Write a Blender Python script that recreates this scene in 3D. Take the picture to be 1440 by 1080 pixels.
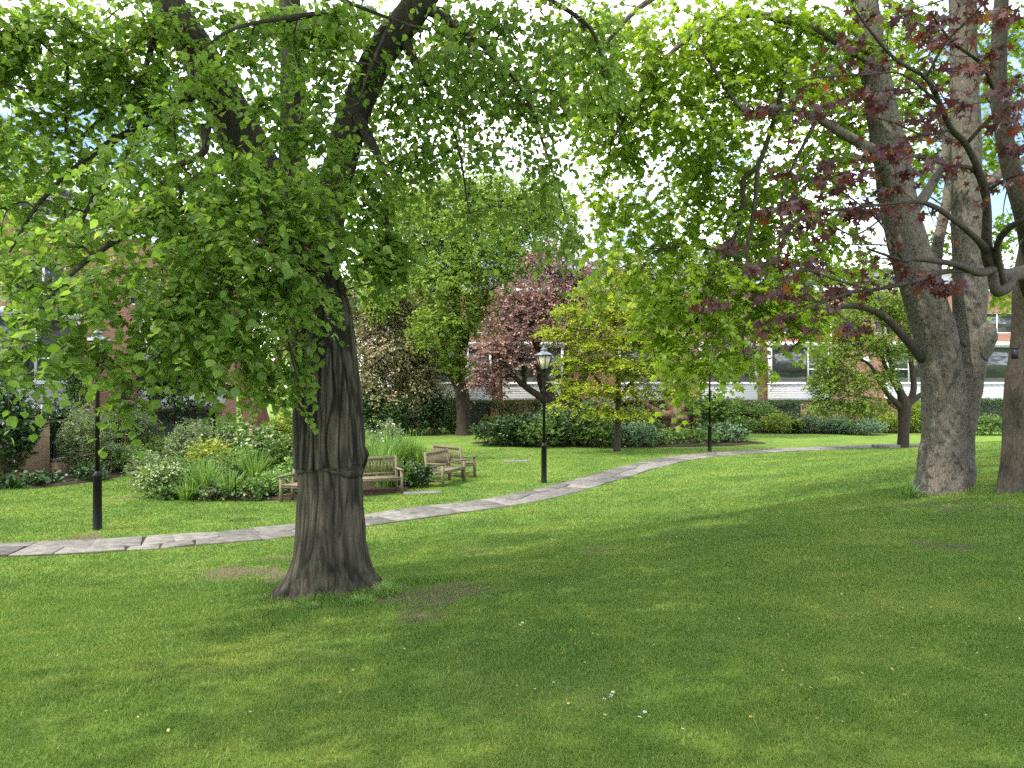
import bpy, math
import numpy as np
from mathutils import Vector

R = math.radians
sc = bpy.context.scene
COL = sc.collection
for o in list(bpy.data.objects):
    bpy.data.objects.remove(o)

# ------------------------------------------------------------------ camera
FPX, CAMZ = 1100.0, 2.8                    # focal length in photo pixels, eye height above the path
cam_d = bpy.data.cameras.new('camera')
cam_d.sensor_width = 36.0
cam_d.lens = 36.0 * FPX / 1440.0
cam_d.clip_start, cam_d.clip_end = 0.1, 3000.0
cam = bpy.data.objects.new('camera', cam_d)
COL.objects.link(cam)
cam.location = (0, 0, CAMZ)
cam.rotation_euler = (R(90), 0, 0)
sc.camera = cam

# ------------------------------------------------------------------ sky, sun, exposure
TO_SUN = Vector((-0.78, -0.34, 1.12)).normalized()
SUN_EL = math.asin(TO_SUN.z)
SUN_AZ = math.atan2(TO_SUN.x, TO_SUN.y)
world = bpy.data.worlds.new('World')
sc.world = world
world.use_nodes = True
wt = world.node_tree
wt.nodes.clear()
w_out = wt.nodes.new('ShaderNodeOutputWorld')
w_bg = wt.nodes.new('ShaderNodeBackground')
w_bg.inputs['Strength'].default_value = 0.12
sky = wt.nodes.new('ShaderNodeTexSky')
sky.sky_type = 'NISHITA'
sky.sun_disc = False
sky.sun_elevation = SUN_EL
sky.sun_rotation = SUN_AZ
w_tc = wt.nodes.new('ShaderNodeTexCoord')
w_noise = wt.nodes.new('ShaderNodeTexNoise')
w_noise.inputs['Scale'].default_value = 2.6
w_noise.inputs['Detail'].default_value = 7.0
w_noise.inputs['Roughness'].default_value = 0.55
w_map = wt.nodes.new('ShaderNodeMapping')
w_map.inputs['Scale'].default_value = (1, 1, 2.0)
w_ramp = wt.nodes.new('ShaderNodeValToRGB')
w_ramp.color_ramp.elements[0].position = 0.40
w_ramp.color_ramp.elements[1].position = 0.60
w_mix = wt.nodes.new('ShaderNodeMix')
w_mix.data_type = 'RGBA'
w_mix.inputs['B'].default_value = (19.5, 19.8, 20.4, 1)       # white cloud
wt.links.new(w_tc.outputs['Generated'], w_map.inputs['Vector'])
wt.links.new(w_map.outputs['Vector'], w_noise.inputs['Vector'])
wt.links.new(w_noise.outputs['Fac'], w_ramp.inputs['Fac'])
wt.links.new(w_ramp.outputs['Color'], w_mix.inputs['Factor'])
wt.links.new(sky.outputs['Color'], w_mix.inputs['A'])
wt.links.new(w_mix.outputs['Result'], w_bg.inputs['Color'])
wt.links.new(w_bg.outputs['Background'], w_out.inputs['Surface'])

sun_d = bpy.data.lights.new('sun', 'SUN')
sun_d.energy = 2.8
sun_d.angle = R(0.6)
sun_d.color = (1.0, 0.92, 0.77)
sun = bpy.data.objects.new('sun', sun_d)
COL.objects.link(sun)
sun.location = (0, 0, 40)
sun.rotation_euler = (-TO_SUN).to_track_quat('-Z', 'Y').to_euler()

sc.view_settings.view_transform = 'Standard'
sc.view_settings.look = 'None'
sc.view_settings.gamma = 1.0
sc.view_settings.exposure = 1.26
cy = sc.cycles
cy.max_bounces = 7
cy.diffuse_bounces = 4
cy.glossy_bounces = 2
cy.transmission_bounces = 5
cy.transparent_max_bounces = 6
cy.caustics_reflective = False
cy.caustics_refractive = False
cy.use_denoising = False

# ------------------------------------------------------------------ numpy helpers
def rng_(seed):
    return np.random.default_rng(seed)

def _hash(ix, iy, iz):
    h = (ix * 374761393 + iy * 668265263 + iz * 2147483647 + 974634777) & 0xffffffff
    h = ((h ^ (h >> 13)) * 1274126177) & 0xffffffff
    h = ((h ^ (h >> 16)) * 2246822519) & 0xffffffff
    return ((h ^ (h >> 15)) & 0xffffff) / float(0xffffff)

def vnoise(x, y, z):
    x, y, z = np.broadcast_arrays(np.asarray(x, float), np.asarray(y, float), np.asarray(z, float))
    fx, fy, fz = np.floor(x), np.floor(y), np.floor(z)
    ix, iy, iz = fx.astype(np.int64), fy.astype(np.int64), fz.astype(np.int64)
    tx, ty, tz = x - fx, y - fy, z - fz
    tx, ty, tz = tx*tx*(3-2*tx), ty*ty*(3-2*ty), tz*tz*(3-2*tz)
    r = 0
    for a in (0, 1):
        for b in (0, 1):
            for c in (0, 1):
                w = (tx if a else 1-tx) * (ty if b else 1-ty) * (tz if c else 1-tz)
                r = r + w * _hash(ix+a, iy+b, iz+c)
    return r

def fbm(x, y, z, oct=3):
    r, a, t = 0, 1.0, 0
    for k in range(oct):
        r = r + a * vnoise(x*2**k + 17*k, y*2**k, z*2**k)
        t += a
        a *= 0.5
    return r / t

def unit(v):
    return v / np.maximum(np.linalg.norm(v, axis=-1, keepdims=True), 1e-9)

def sph(rng, n):
    return unit(rng.normal(size=(n, 3)))

def smooth(t):
    t = np.clip(t, 0, 1)
    return t*t*(3-2*t)

class Buf:
    """collects vertices, faces and a per-vertex tint, and links them as ONE mesh object"""
    def __init__(s):
        s.v, s.f, s.t, s.n = [], [], [], 0
    def add(s, V, F, tint=0.5):
        V = np.asarray(V, float)
        s.v.append(V)
        for f in (F if isinstance(F, list) else [F]):
            s.f.append(np.asarray(f, np.int64) + s.n)
        s.t.append(np.broadcast_to(np.asarray(tint, float), (len(V),)))
        s.n += len(V)
    def box(s, x0, y0, z0, x1, y1, z1, tint=0.5):
        V = [(x, y, z) for z in (z0, z1) for y in (y0, y1) for x in (x0, x1)]
        s.add(V, [[0, 2, 3, 1], [4, 5, 7, 6], [0, 1, 5, 4], [2, 6, 7, 3], [0, 4, 6, 2], [1, 3, 7, 5]], tint) if False else \
            s.add(V, np.array([[0, 2, 3, 1], [4, 5, 7, 6], [0, 1, 5, 4], [2, 6, 7, 3], [0, 4, 6, 2], [1, 3, 7, 5]]), tint)
    def obox(s, c, half, ax, ay, az, tint=0.5):
        c, ax, ay, az = map(lambda q: np.asarray(q, float), (c, ax, ay, az))
        V = [c + i*half[0]*ax + j*half[1]*ay + k*half[2]*az for k in (-1, 1) for j in (-1, 1) for i in (-1, 1)]
        s.add(V, np.array([[0, 2, 3, 1], [4, 5, 7, 6], [0, 1, 5, 4], [2, 6, 7, 3], [0, 4, 6, 2], [1, 3, 7, 5]]), tint)
    def tube(s, P, rad, sides=8, tint=0.5, lump=0.0, lump_s=3.0, cap=True):
        P = np.asarray(P, float)
        rad = np.broadcast_to(np.asarray(rad, float), (len(P),))
        T = unit(np.gradient(P, axis=0))
        ref = np.array([1.0, 0.02, 0.03]) if abs(T[0][0]) < 0.8 else np.array([0.02, 1.0, 0.03])
        N = np.zeros_like(P)
        n = ref
        for i in range(len(P)):
            n = n - T[i]*np.dot(n, T[i])
            n = n / np.linalg.norm(n)
            N[i] = n
        B = np.cross(T, N)
        a = np.arange(sides) * 2*math.pi/sides
        D = N[:, None, :]*np.cos(a)[None, :, None] + B[:, None, :]*np.sin(a)[None, :, None]
        rr = rad[:, None] * np.ones(sides)[None, :]
        if lump:
            Q = P[:, None, :] + D*rad[:, None, None]
            rr = rr * (1 + lump*(fbm(Q[..., 0]*lump_s+31, Q[..., 1]*lump_s, Q[..., 2]*lump_s*0.6, 3)-0.5)*2)
        V = (P[:, None, :] + D*rr[:, :, None]).reshape(-1, 3)
        m = len(P)
        i = np.arange(m-1)[:, None]*sides
        j = np.arange(sides)[None, :]
        j2 = (j+1) % sides
        F = np.stack([i+j, i+j2, i+sides+j2, i+sides+j], -1).reshape(-1, 4)
        s.add(V, [F, np.arange(sides)[None, ::-1], (m-1)*sides+np.arange(sides)[None, :]] if cap else F, tint)
    def lathe(s, prof, sides=16, c=(0, 0, 0), tint=0.5):
        prof = np.asarray(prof, float)
        s.tube(np.c_[np.full(len(prof), c[0]), np.full(len(prof), c[1]), prof[:, 1]+c[2]] +
               np.c_[np.zeros(len(prof)), np.zeros(len(prof)), np.arange(len(prof))*1e-6], np.maximum(prof[:, 0], 1e-4), sides, tint)
    def build(s, name, mat, parent=None, origin=(0, 0, 0), smooth_=False):
        me = bpy.data.meshes.new(name)
        V = np.concatenate(s.v) - np.asarray(origin, float)
        me.vertices.add(len(V))
        me.vertices.foreach_set('co', V.astype(np.float32).ravel())
        F = [f for f in s.f if len(f)]
        cnt = np.concatenate([np.full(len(f), f.shape[1]) for f in F])
        idx = np.concatenate([f.ravel() for f in F])
        me.loops.add(len(idx))
        me.loops.foreach_set('vertex_index', idx.astype(np.int32))
        me.polygons.add(len(cnt))
        me.polygons.foreach_set('loop_start', np.concatenate([[0], np.cumsum(cnt)[:-1]]).astype(np.int32))
        if smooth_:
            me.polygons.foreach_set('use_smooth', np.ones(len(cnt), bool))
        at = me.attributes.new('tint', 'FLOAT', 'POINT')
        at.data.foreach_set('value', np.concatenate(s.t).astype(np.float32))
        me.update(calc_edges=True)
        me.materials.append(mat)
        o = bpy.data.objects.new(name, me)
        COL.objects.link(o)
        if parent is not None:
            o.parent = parent
        else:
            o.location = origin
        return o

def spline(P, n=8):
    """Catmull-Rom through rows of P (any number of columns)"""
    P = np.asarray(P, float)
    Q = np.vstack([2*P[0]-P[1], P, 2*P[-1]-P[-2]])
    out = []
    for i in range(1, len(Q)-2):
        t = np.linspace(0, 1, n, endpoint=False)[:, None]
        a, b, c, d = Q[i-1], Q[i], Q[i+1], Q[i+2]
        out.append(0.5*((2*b)+(-a+c)*t+(2*a-5*b+4*c-d)*t*t+(-a+3*b-3*c+d)*t**3))
    out.append(P[-1:])
    return np.vstack(out)

def tag(o, label=None, cat=None, group=None, kind=None):
    if label: o['label'] = label
    if cat: o['category'] = cat
    if group: o['group'] = group
    if kind: o['kind'] = kind
    return o

def thing(name, label, cat, loc=(0, 0, 0), rz=0.0, group=None):
    o = bpy.data.objects.new(name, None)
    o.empty_display_size = 0.2
    COL.objects.link(o)
    o.location = loc
    o.rotation_euler = (0, 0, rz)
    return tag(o, label, cat, group)

def copy_tree(o, parent=None):
    c = o.copy()
    COL.objects.link(c)
    if parent is not None:
        c.parent = parent
    for ch in list(o.children):
        copy_tree(ch, c)
    return c

# ------------------------------------------------------------------ materials
def nmat(name):
    m = bpy.data.materials.new(name)
    m.use_nodes = True
    nt = m.node_tree
    nt.nodes.clear()
    out = nt.nodes.new('ShaderNodeOutputMaterial')
    return m, nt, out

def nd(nt, t, **kw):
    n = nt.nodes.new(t)
    for k, v in kw.items():
        if k in n.inputs:
            n.inputs[k].default_value = v
        else:
            setattr(n, k, v)
    return n

def ramp(nt, stops):
    n = nt.nodes.new('ShaderNodeValToRGB')
    e = n.color_ramp.elements
    while len(e) < len(stops):
        e.new(0.5)
    for el, (p, c) in zip(e, stops):
        el.position = p
        el.color = (*c, 1)
    return n

def leaf_mat(name, stops, trans=0.45, tcol=(1.5, 1.35, 0.6), rough=0.45, spec=0.4):
    """leaf: tint picks the colour of each leaf; light also passes through"""
    m, nt, out = nmat(name)
    at = nd(nt, 'ShaderNodeAttribute', attribute_name='tint')
    rp = ramp(nt, stops)
    nt.links.new(at.outputs['Fac'], rp.inputs['Fac'])
    pr = nd(nt, 'ShaderNodeBsdfPrincipled', Roughness=rough)
    pr.inputs['Specular IOR Level'].default_value = spec
    tr = nd(nt, 'ShaderNodeBsdfTranslucent')
    mu = nd(nt, 'ShaderNodeMix', data_type='RGBA', blend_type='MULTIPLY')
    mu.inputs['Factor'].default_value = 1.0
    mu.inputs['B'].default_value = (*tcol, 1)
    mx = nd(nt, 'ShaderNodeMixShader', Fac=trans)
    nt.links.new(rp.outputs['Color'], pr.inputs['Base Color'])
    nt.links.new(rp.outputs['Color'], mu.inputs['A'])
    nt.links.new(mu.outputs['Result'], tr.inputs['Color'])
    nt.links.new(pr.outputs['BSDF'], mx.inputs[1])
    nt.links.new(tr.outputs['BSDF'], mx.inputs[2])
    nt.links.new(mx.outputs['Shader'], out.inputs['Surface'])
    return m

def bark_mat(name, c0, c1, patch=None, vs=(30, 30, 4), bump=0.6, green=0.0, rough=0.9, pscale=2.5, dist=0.02, furrow_shade=False):
    m, nt, out = nmat(name)
    tc = nd(nt, 'ShaderNodeTexCoord')
    mp = nd(nt, 'ShaderNodeMapping')
    mp.inputs['Scale'].default_value = vs
    nz = nd(nt, 'ShaderNodeTexNoise', Scale=1.0, Detail=6.0, Roughness=0.65)
    rp = ramp(nt, [(0.30, c0), (0.70, c1)])
    nt.links.new(tc.outputs['Object'], mp.inputs['Vector'])
    nt.links.new(mp.outputs['Vector'], nz.inputs['Vector'])
    nt.links.new(nz.outputs['Fac'], rp.inputs['Fac'])
    last = rp.outputs['Color']
    for k, (pc, lo, hi) in enumerate(patch or []):
        n2 = nd(nt, 'ShaderNodeTexNoise', Scale=pscale*(1+0.6*k), Detail=4.0, Roughness=0.6)
        mp2 = nd(nt, 'ShaderNodeMapping')
        mp2.inputs['Location'].default_value = (3.7*k, 1.3*k, 7.1*k)
        nt.links.new(tc.outputs['Object'], mp2.inputs['Vector'])
        nt.links.new(mp2.outputs['Vector'], n2.inputs['Vector'])
        r2 = ramp(nt, [(lo, (0, 0, 0)), (hi, (1, 1, 1))])
        nt.links.new(n2.outputs['Fac'], r2.inputs['Fac'])
        mx = nd(nt, 'ShaderNodeMix', data_type='RGBA')
        mx.inputs['B'].default_value = (*pc, 1)
        nt.links.new(r2.outputs['Color'], mx.inputs['Factor'])
        nt.links.new(last, mx.inputs['A'])
        last = mx.outputs['Result']
    if furrow_shade:      # shade painted into the bark furrows, ridges lightened, keyed by tint
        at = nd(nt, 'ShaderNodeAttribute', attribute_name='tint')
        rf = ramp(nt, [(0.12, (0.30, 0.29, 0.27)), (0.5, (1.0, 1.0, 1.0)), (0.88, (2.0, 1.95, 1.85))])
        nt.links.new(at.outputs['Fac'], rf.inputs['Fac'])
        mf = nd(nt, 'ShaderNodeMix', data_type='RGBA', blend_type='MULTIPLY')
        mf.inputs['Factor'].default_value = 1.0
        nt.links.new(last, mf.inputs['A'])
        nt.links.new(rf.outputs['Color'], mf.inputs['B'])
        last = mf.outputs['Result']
    pr = nd(nt, 'ShaderNodeBsdfPrincipled', Roughness=rough)
    pr.inputs['Specular IOR Level'].default_value = 0.2
    bp = nd(nt, 'ShaderNodeBump', Strength=bump, Distance=dist)
    nt.links.new(nz.outputs['Fac'], bp.inputs['Height'])
    nt.links.new(bp.outputs['Normal'], pr.inputs['Normal'])
    nt.links.new(last, pr.inputs['Base Color'])
    nt.links.new(pr.outputs['BSDF'], out.inputs['Surface'])
    return m

def plain(name, c, rough=0.6, metal=0.0, var=0.15, scale=8.0, spec=0.4, bump=0.0, tint=0.0):
    m, nt, out = nmat(name)
    tc = nd(nt, 'ShaderNodeTexCoord')
    nz = nd(nt, 'ShaderNodeTexNoise', Scale=scale, Detail=5.0, Roughness=0.6)
    nt.links.new(tc.outputs['Object'], nz.inputs['Vector'])
    rp = ramp(nt, [(0.3, tuple(x*(1-var) for x in c)), (0.7, tuple(min(1, x*(1+var)) for x in c))])
    nt.links.new(nz.outputs['Fac'], rp.inputs['Fac'])
    last = rp.outputs['Color']
    if tint:
        at = nd(nt, 'ShaderNodeAttribute', attribute_name='tint')
        r2 = ramp(nt, [(0.0, (1-tint,)*3), (1.0, (1+tint,)*3)])
        nt.links.new(at.outputs['Fac'], r2.inputs['Fac'])
        mx = nd(nt, 'ShaderNodeMix', data_type='RGBA', blend_type='MULTIPLY')
        mx.inputs['Factor'].default_value = 1.0
        nt.links.new(last, mx.inputs['A'])
        nt.links.new(r2.outputs['Color'], mx.inputs['B'])
        last = mx.outputs['Result']
    pr = nd(nt, 'ShaderNodeBsdfPrincipled', Roughness=rough, Metallic=metal)
    pr.inputs['Specular IOR Level'].default_value = spec
    nt.links.new(last, pr.inputs['Base Color'])
    if bump:
        bp = nd(nt, 'ShaderNodeBump', Strength=bump, Distance=0.01)
        nt.links.new(nz.outputs['Fac'], bp.inputs['Height'])
        nt.links.new(bp.outputs['Normal'], pr.inputs['Normal'])
    nt.links.new(pr.outputs['BSDF'], out.inputs['Surface'])
    return m

def brick_mat(name, c1, c2, mortar, weather=(0.10, 0.10, 0.06), wamt=0.3):
    m, nt, out = nmat(name)
    tc = nd(nt, 'ShaderNodeTexCoord')
    sp = nd(nt, 'ShaderNodeSeparateXYZ')
    ad = nd(nt, 'ShaderNodeMath', operation='ADD')
    cb = nd(nt, 'ShaderNodeCombineXYZ')
    nt.links.new(tc.outputs['Object'], sp.inputs[0])
    nt.links.new(sp.outputs['X'], ad.inputs[0])
    nt.links.new(sp.outputs['Y'], ad.inputs[1])
    nt.links.new(ad.outputs[0], cb.inputs['X'])
    nt.links.new(sp.outputs['Z'], cb.inputs['Y'])
    br = nd(nt, 'ShaderNodeTexBrick', Scale=1.0)
    br.inputs['Color1'].default_value = (*c1, 1)
    br.inputs['Color2'].default_value = (*c2, 1)
    br.inputs['Mortar'].default_value = (*mortar, 1)
    br.inputs['Brick Width'].default_value = 0.225
    br.inputs['Row Height'].default_value = 0.075
    br.inputs['Mortar Size'].default_value = 0.008
    br.inputs['Bias'].default_value = -0.2
    nt.links.new(cb.outputs[0], br.inputs['Vector'])
    nz = nd(nt, 'ShaderNodeTexNoise', Scale=0.9, Detail=6.0, Roughness=0.65)
    nt.links.new(tc.outputs['Object'], nz.inputs['Vector'])
    rp = ramp(nt, [(0.42, (0, 0, 0)), (0.75, (wamt,)*3)])
    nt.links.new(nz.outputs['Fac'], rp.inputs['Fac'])
    mx = nd(nt, 'ShaderNodeMix', data_type='RGBA')
    mx.inputs['B'].default_value = (*weather, 1)
    nt.links.new(rp.outputs['Color'], mx.inputs['Factor'])
    nt.links.new(br.outputs['Color'], mx.inputs['A'])
    pr = nd(nt, 'ShaderNodeBsdfPrincipled', Roughness=0.9)
    pr.inputs['Specular IOR Level'].default_value = 0.2
    bp = nd(nt, 'ShaderNodeBump', Strength=0.4, Distance=0.01, invert=True)
    nt.links.new(br.outputs['Fac'], bp.inputs['Height'])
    nt.links.new(bp.outputs['Normal'], pr.inputs['Normal'])
    nt.links.new(mx.outputs['Result'], pr.inputs['Base Color'])
    nt.links.new(pr.outputs['BSDF'], out.inputs['Surface'])
    return m

M = {}
M['lime_leaf'] = leaf_mat('lime_leaf', [(0.0, (0.085, 0.16, 0.026)), (0.5, (0.15, 0.255, 0.042)), (0.92, (0.235, 0.345, 0.07)), (1.0, (0.34, 0.35, 0.13))], 0.6, (1.45, 1.42, 0.9))
M['maple_leaf'] = leaf_mat('maple_leaf', [(0.0, (0.11, 0.195, 0.016)), (0.6, (0.19, 0.30, 0.027)), (1.0, (0.29, 0.385, 0.045))], 0.6, (1.45, 1.4, 0.75))
M['purple_maple_leaf'] = leaf_mat('purple_maple_leaf', [(0.0, (0.045, 0.022, 0.028)), (0.6, (0.095, 0.036, 0.038)), (0.92, (0.16, 0.056, 0.036)), (1.0, (0.24, 0.11, 0.025))], 0.42, (1.5, 0.9, 0.65), 0.4, 0.4)
M['beech_leaf'] = leaf_mat('beech_leaf', [(0.0, (0.11, 0.185, 0.024)), (0.6, (0.215, 0.33, 0.048)), (1.0, (0.33, 0.42, 0.08))], 0.5, (1.3, 1.3, 0.8))
M['plum_leaf'] = leaf_mat('plum_leaf', [(0.0, (0.085, 0.055, 0.058)), (0.5, (0.22, 0.135, 0.125)), (1.0, (0.42, 0.275, 0.215))], 0.35, (1.3, 1.0, 0.85))
M['golden_leaf'] = leaf_mat('golden_leaf', [(0.0, (0.15, 0.23, 0.018)), (0.6, (0.29, 0.38, 0.03)), (0.9, (0.40, 0.43, 0.045)), (1.0, (0.45, 0.35, 0.07))], 0.5, (1.3, 1.25, 0.6))
M['holly_leaf'] = leaf_mat('holly_leaf', [(0.0, (0.06, 0.10, 0.025)), (0.4, (0.15, 0.175, 0.06)), (0.75, (0.32, 0.28, 0.15)), (1.0, (0.44, 0.33, 0.23))], 0.25, (1.2, 1.2, 0.8))
M['dark_leaf'] = leaf_mat('dark_leaf', [(0.0, (0.015, 0.039, 0.011)), (0.7, (0.033, 0.075, 0.020)), (1.0, (0.072, 0.127, 0.039))], 0.2, (1.3, 1.3, 0.7), 0.4, 0.4)
M['mid_leaf'] = leaf_mat('mid_leaf', [(0.0, (0.042, 0.090, 0.018)), (0.6, (0.090, 0.174, 0.036)), (1.0, (0.168, 0.252, 0.066))], 0.35)
M['small_tree_leaf'] = leaf_mat('small_tree_leaf', [(0.0, (0.08, 0.14, 0.02)), (0.6, (0.15, 0.24, 0.035)), (1.0, (0.24, 0.33, 0.07))], 0.48)
M['grey_leaf'] = leaf_mat('grey_leaf', [(0.0, (0.07, 0.11, 0.045)), (0.6, (0.15, 0.21, 0.085)), (1.0, (0.26, 0.31, 0.15))], 0.3, (1.2, 1.2, 0.8))
M['blue_leaf'] = leaf_mat('blue_leaf', [(0.0, (0.04, 0.085, 0.045)), (0.6, (0.10, 0.175, 0.085)), (1.0, (0.19, 0.27, 0.16))], 0.3, (1.2, 1.25, 0.8))
M['lemon_leaf'] = leaf_mat('lemon_leaf', [(0.0, (0.12, 0.18, 0.02)), (0.6, (0.24, 0.31, 0.03)), (1.0, (0.38, 0.40, 0.08))], 0.35, (1.2, 1.2, 0.6))
M['cream_leaf'] = leaf_mat('cream_leaf', [(0.0, (0.05, 0.11, 0.025)), (0.55, (0.13, 0.22, 0.05)), (0.8, (0.32, 0.38, 0.16)), (1.0, (0.5, 0.5, 0.32))], 0.3, (1.1, 1.1, 0.8))
M['strap_leaf'] = leaf_mat('strap_leaf', [(0.0, (0.065, 0.15, 0.03)), (0.6, (0.135, 0.26, 0.055)), (1.0, (0.27, 0.39, 0.14))], 0.35)
M['russet_leaf'] = leaf_mat('russet_leaf', [(0.0, (0.05, 0.035, 0.015)), (0.6, (0.12, 0.075, 0.03)), (1.0, (0.2, 0.15, 0.05))], 0.25, (1.2, 1.0, 0.7))
M['white_flower'] = plain('white_flower', (0.55, 0.55, 0.48), 0.6)
M['bark_lime'] = bark_mat('bark_lime', (0.018, 0.0165, 0.012), (0.054, 0.049, 0.036), [((0.032, 0.034, 0.020), 0.5, 0.85)], (20, 20, 2.2), 0.9, furrow_shade=True)
M['bark_branch'] = bark_mat('bark_branch', (0.022, 0.019, 0.015), (0.075, 0.065, 0.05), None, (40, 40, 20), 0.4)
M['bark_sycamore'] = bark_mat('bark_sycamore', (0.052, 0.046, 0.038), (0.175, 0.158, 0.130), [((0.14, 0.100, 0.083), 0.58, 0.68), ((0.045, 0.045, 0.034), 0.53, 0.66)], (48, 48, 14), 1.0, pscale=6.5)
M['bark_maple'] = bark_mat('bark_maple', (0.024, 0.021, 0.017), (0.075, 0.064, 0.050), [((0.07, 0.068, 0.045), 0.55, 0.8)], (34, 34, 10), 0.8)
M['bark_brown'] = bark_mat('bark_brown', (0.018, 0.0145, 0.011), (0.065, 0.051, 0.038), None, (20, 20, 6), 0.6)
M['bark_red'] = bark_mat('bark_red', (0.05, 0.025, 0.018), (0.17, 0.085, 0.06), None, (14, 14, 3), 0.8)
M['bark_burr'] = bark_mat('bark_burr', (0.045, 0.027, 0.019), (0.21, 0.135, 0.095), None, (7, 7, 7), 1.0, dist=0.08)
M['stem'] = bark_mat('stem', (0.04, 0.035, 0.02), (0.11, 0.09, 0.06), None, (30, 30, 10), 0.4)
M['teak'] = bark_mat('teak', (0.10, 0.078, 0.05), (0.22, 0.178, 0.12), [((0.12, 0.13, 0.075), 0.55, 0.8)], (40, 6, 40), 0.2, dist=0.004)
M['black_iron'] = plain('black_iron', (0.004, 0.0042, 0.0045), 0.5, 0.0, 0.3, 6, 0.2)
M['lantern_lead'] = plain('lantern_lead', (0.10, 0.115, 0.13), 0.4, 0.0, 0.3, 8, 0.5)
M['lantern_glass'] = plain('lantern_glass', (0.50, 0.47, 0.32), 0.25, 0.0, 0.12, 3, 0.5)
M['brick'] = brick_mat('brick', (0.30, 0.125, 0.085), (0.21, 0.085, 0.06), (0.30, 0.25, 0.20), (0.16, 0.10, 0.08), 0.25)
M['old_brick'] = brick_mat('old_brick', (0.27, 0.175, 0.105), (0.20, 0.12, 0.075), (0.28, 0.24, 0.17), (0.06, 0.07, 0.03), 0.75)
M['white_paint'] = plain('white_paint', (0.56, 0.56, 0.58), 0.5, 0, 0.05, 2)
M['white_wall'] = plain('white_wall', (0.42, 0.42, 0.45), 0.6, 0, 0.08, 1.5)
M['roof_felt'] = plain('roof_felt', (0.12, 0.12, 0.125), 0.8, 0, 0.2, 2)
M['dark_inside'] = plain('dark_inside', (0.035, 0.033, 0.032), 0.8, 0, 0.2, 2)
M['blind'] = plain('blind', (0.55, 0.56, 0.55), 0.8, 0, 0.08, 2)
M['stone'] = plain('stone', (0.118, 0.110, 0.099), 0.85, 0, 0.42, 5, 0.3, 0.5, 0.36)
M['tile'] = plain('tile', (0.22, 0.115, 0.075), 0.8, 0, 0.3, 8)
M['blue_plastic'] = plain('blue_plastic', (0.008, 0.010, 0.028), 0.6)
M['soil'] = plain('soil', (0.035, 0.027, 0.018), 0.95, 0, 0.4, 9, 0.1, 0.8)
m, nt, out = nmat('window_glass')
pr = nd(nt, 'ShaderNodeBsdfPrincipled', Roughness=0.03)
pr.inputs['Base Color'].default_value = (0.03, 0.036, 0.038, 1)
pr.inputs['Specular IOR Level'].default_value = 0.8
nt.links.new(pr.outputs['BSDF'], out.inputs['Surface'])
M['glass'] = m

def grass_color(nt):
    """shared by the ground sheet and the blades: patches of lush, pale and dry turf in world position"""
    geo = nd(nt, 'ShaderNodeNewGeometry')
    n1 = nd(nt, 'ShaderNodeTexNoise', Scale=0.55, Detail=5.0, Roughness=0.6)
    n2 = nd(nt, 'ShaderNodeTexNoise', Scale=3.1, Detail=4.0, Roughness=0.6)
    nt.links.new(geo.outputs['Position'], n1.inputs['Vector'])
    nt.links.new(geo.outputs['Position'], n2.inputs['Vector'])
    r1 = ramp(nt, [(0.28, (0.086, 0.154, 0.032)), (0.5, (0.124, 0.204, 0.036)), (0.76, (0.190, 0.246, 0.050))])
    r2 = ramp(nt, [(0.30, (0.75, 0.86, 0.8)), (0.55, (1.0, 1.0, 1.0)), (0.78, (1.40, 1.16, 1.25))])
    nt.links.new(n1.outputs['Fac'], r1.inputs['Fac'])
    nt.links.new(n2.outputs['Fac'], r2.inputs['Fac'])
    mx = nd(nt, 'ShaderNodeMix', data_type='RGBA', blend_type='MULTIPLY')
    mx.inputs['Factor'].default_value = 1.0
    nt.links.new(r1.outputs['Color'], mx.inputs['A'])
    nt.links.new(r2.outputs['Color'], mx.inputs['B'])
    return geo, mx.outputs['Result']

m, nt, out = nmat('turf')
geo, gc = grass_color(nt)
at = nd(nt, 'ShaderNodeAttribute', attribute_name='tint')           # bare, trodden earth
n3 = nd(nt, 'ShaderNodeTexNoise', Scale=42.0, Detail=5.0, Roughness=0.75)
nt.links.new(geo.outputs['Position'], n3.inputs['Vector'])
r3 = ramp(nt, [(0.3, (0.62, 0.66, 0.62)), (0.7, (1.25, 1.2, 1.2))])
nt.links.new(n3.outputs['Fac'], r3.inputs['Fac'])
mu = nd(nt, 'ShaderNodeMix', data_type='RGBA', blend_type='MULTIPLY')
mu.inputs['Factor'].default_value = 1.0
nt.links.new(gc, mu.inputs['A'])
nt.links.new(r3.outputs['Color'], mu.inputs['B'])
ms = nd(nt, 'ShaderNodeMath', operation='MULTIPLY_ADD')
nt.links.new(n3.outputs['Fac'], ms.inputs[0])
ms.inputs[1].default_value = 1.2
ms.inputs[2].default_value = -0.6
ma = nd(nt, 'ShaderNodeMath', operation='ADD')
nt.links.new(at.outputs['Fac'], ma.inputs[0])
nt.links.new(ms.outputs[0], ma.inputs[1])
rs = ramp(nt, [(0.35, (0, 0, 0)), (0.65, (1, 1, 1))])
nt.links.new(ma.outputs[0], rs.inputs['Fac'])
mx = nd(nt, 'ShaderNodeMix', data_type='RGBA')
mx.inputs['B'].default_value = (0.125, 0.098, 0.066, 1)
nt.links.new(rs.outputs['Color'], mx.inputs['Factor'])
nt.links.new(mu.outputs['Result'], mx.inputs['A'])
pr = nd(nt, 'ShaderNodeBsdfPrincipled', Roughness=0.95)
pr.inputs['Specular IOR Level'].default_value = 0.1
bp = nd(nt, 'ShaderNodeBump', Strength=1.0, Distance=0.03)
nt.links.new(n3.outputs['Fac'], bp.inputs['Height'])
nt.links.new(bp.outputs['Normal'], pr.inputs['Normal'])
nt.links.new(mx.outputs['Result'], pr.inputs['Base Color'])
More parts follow.
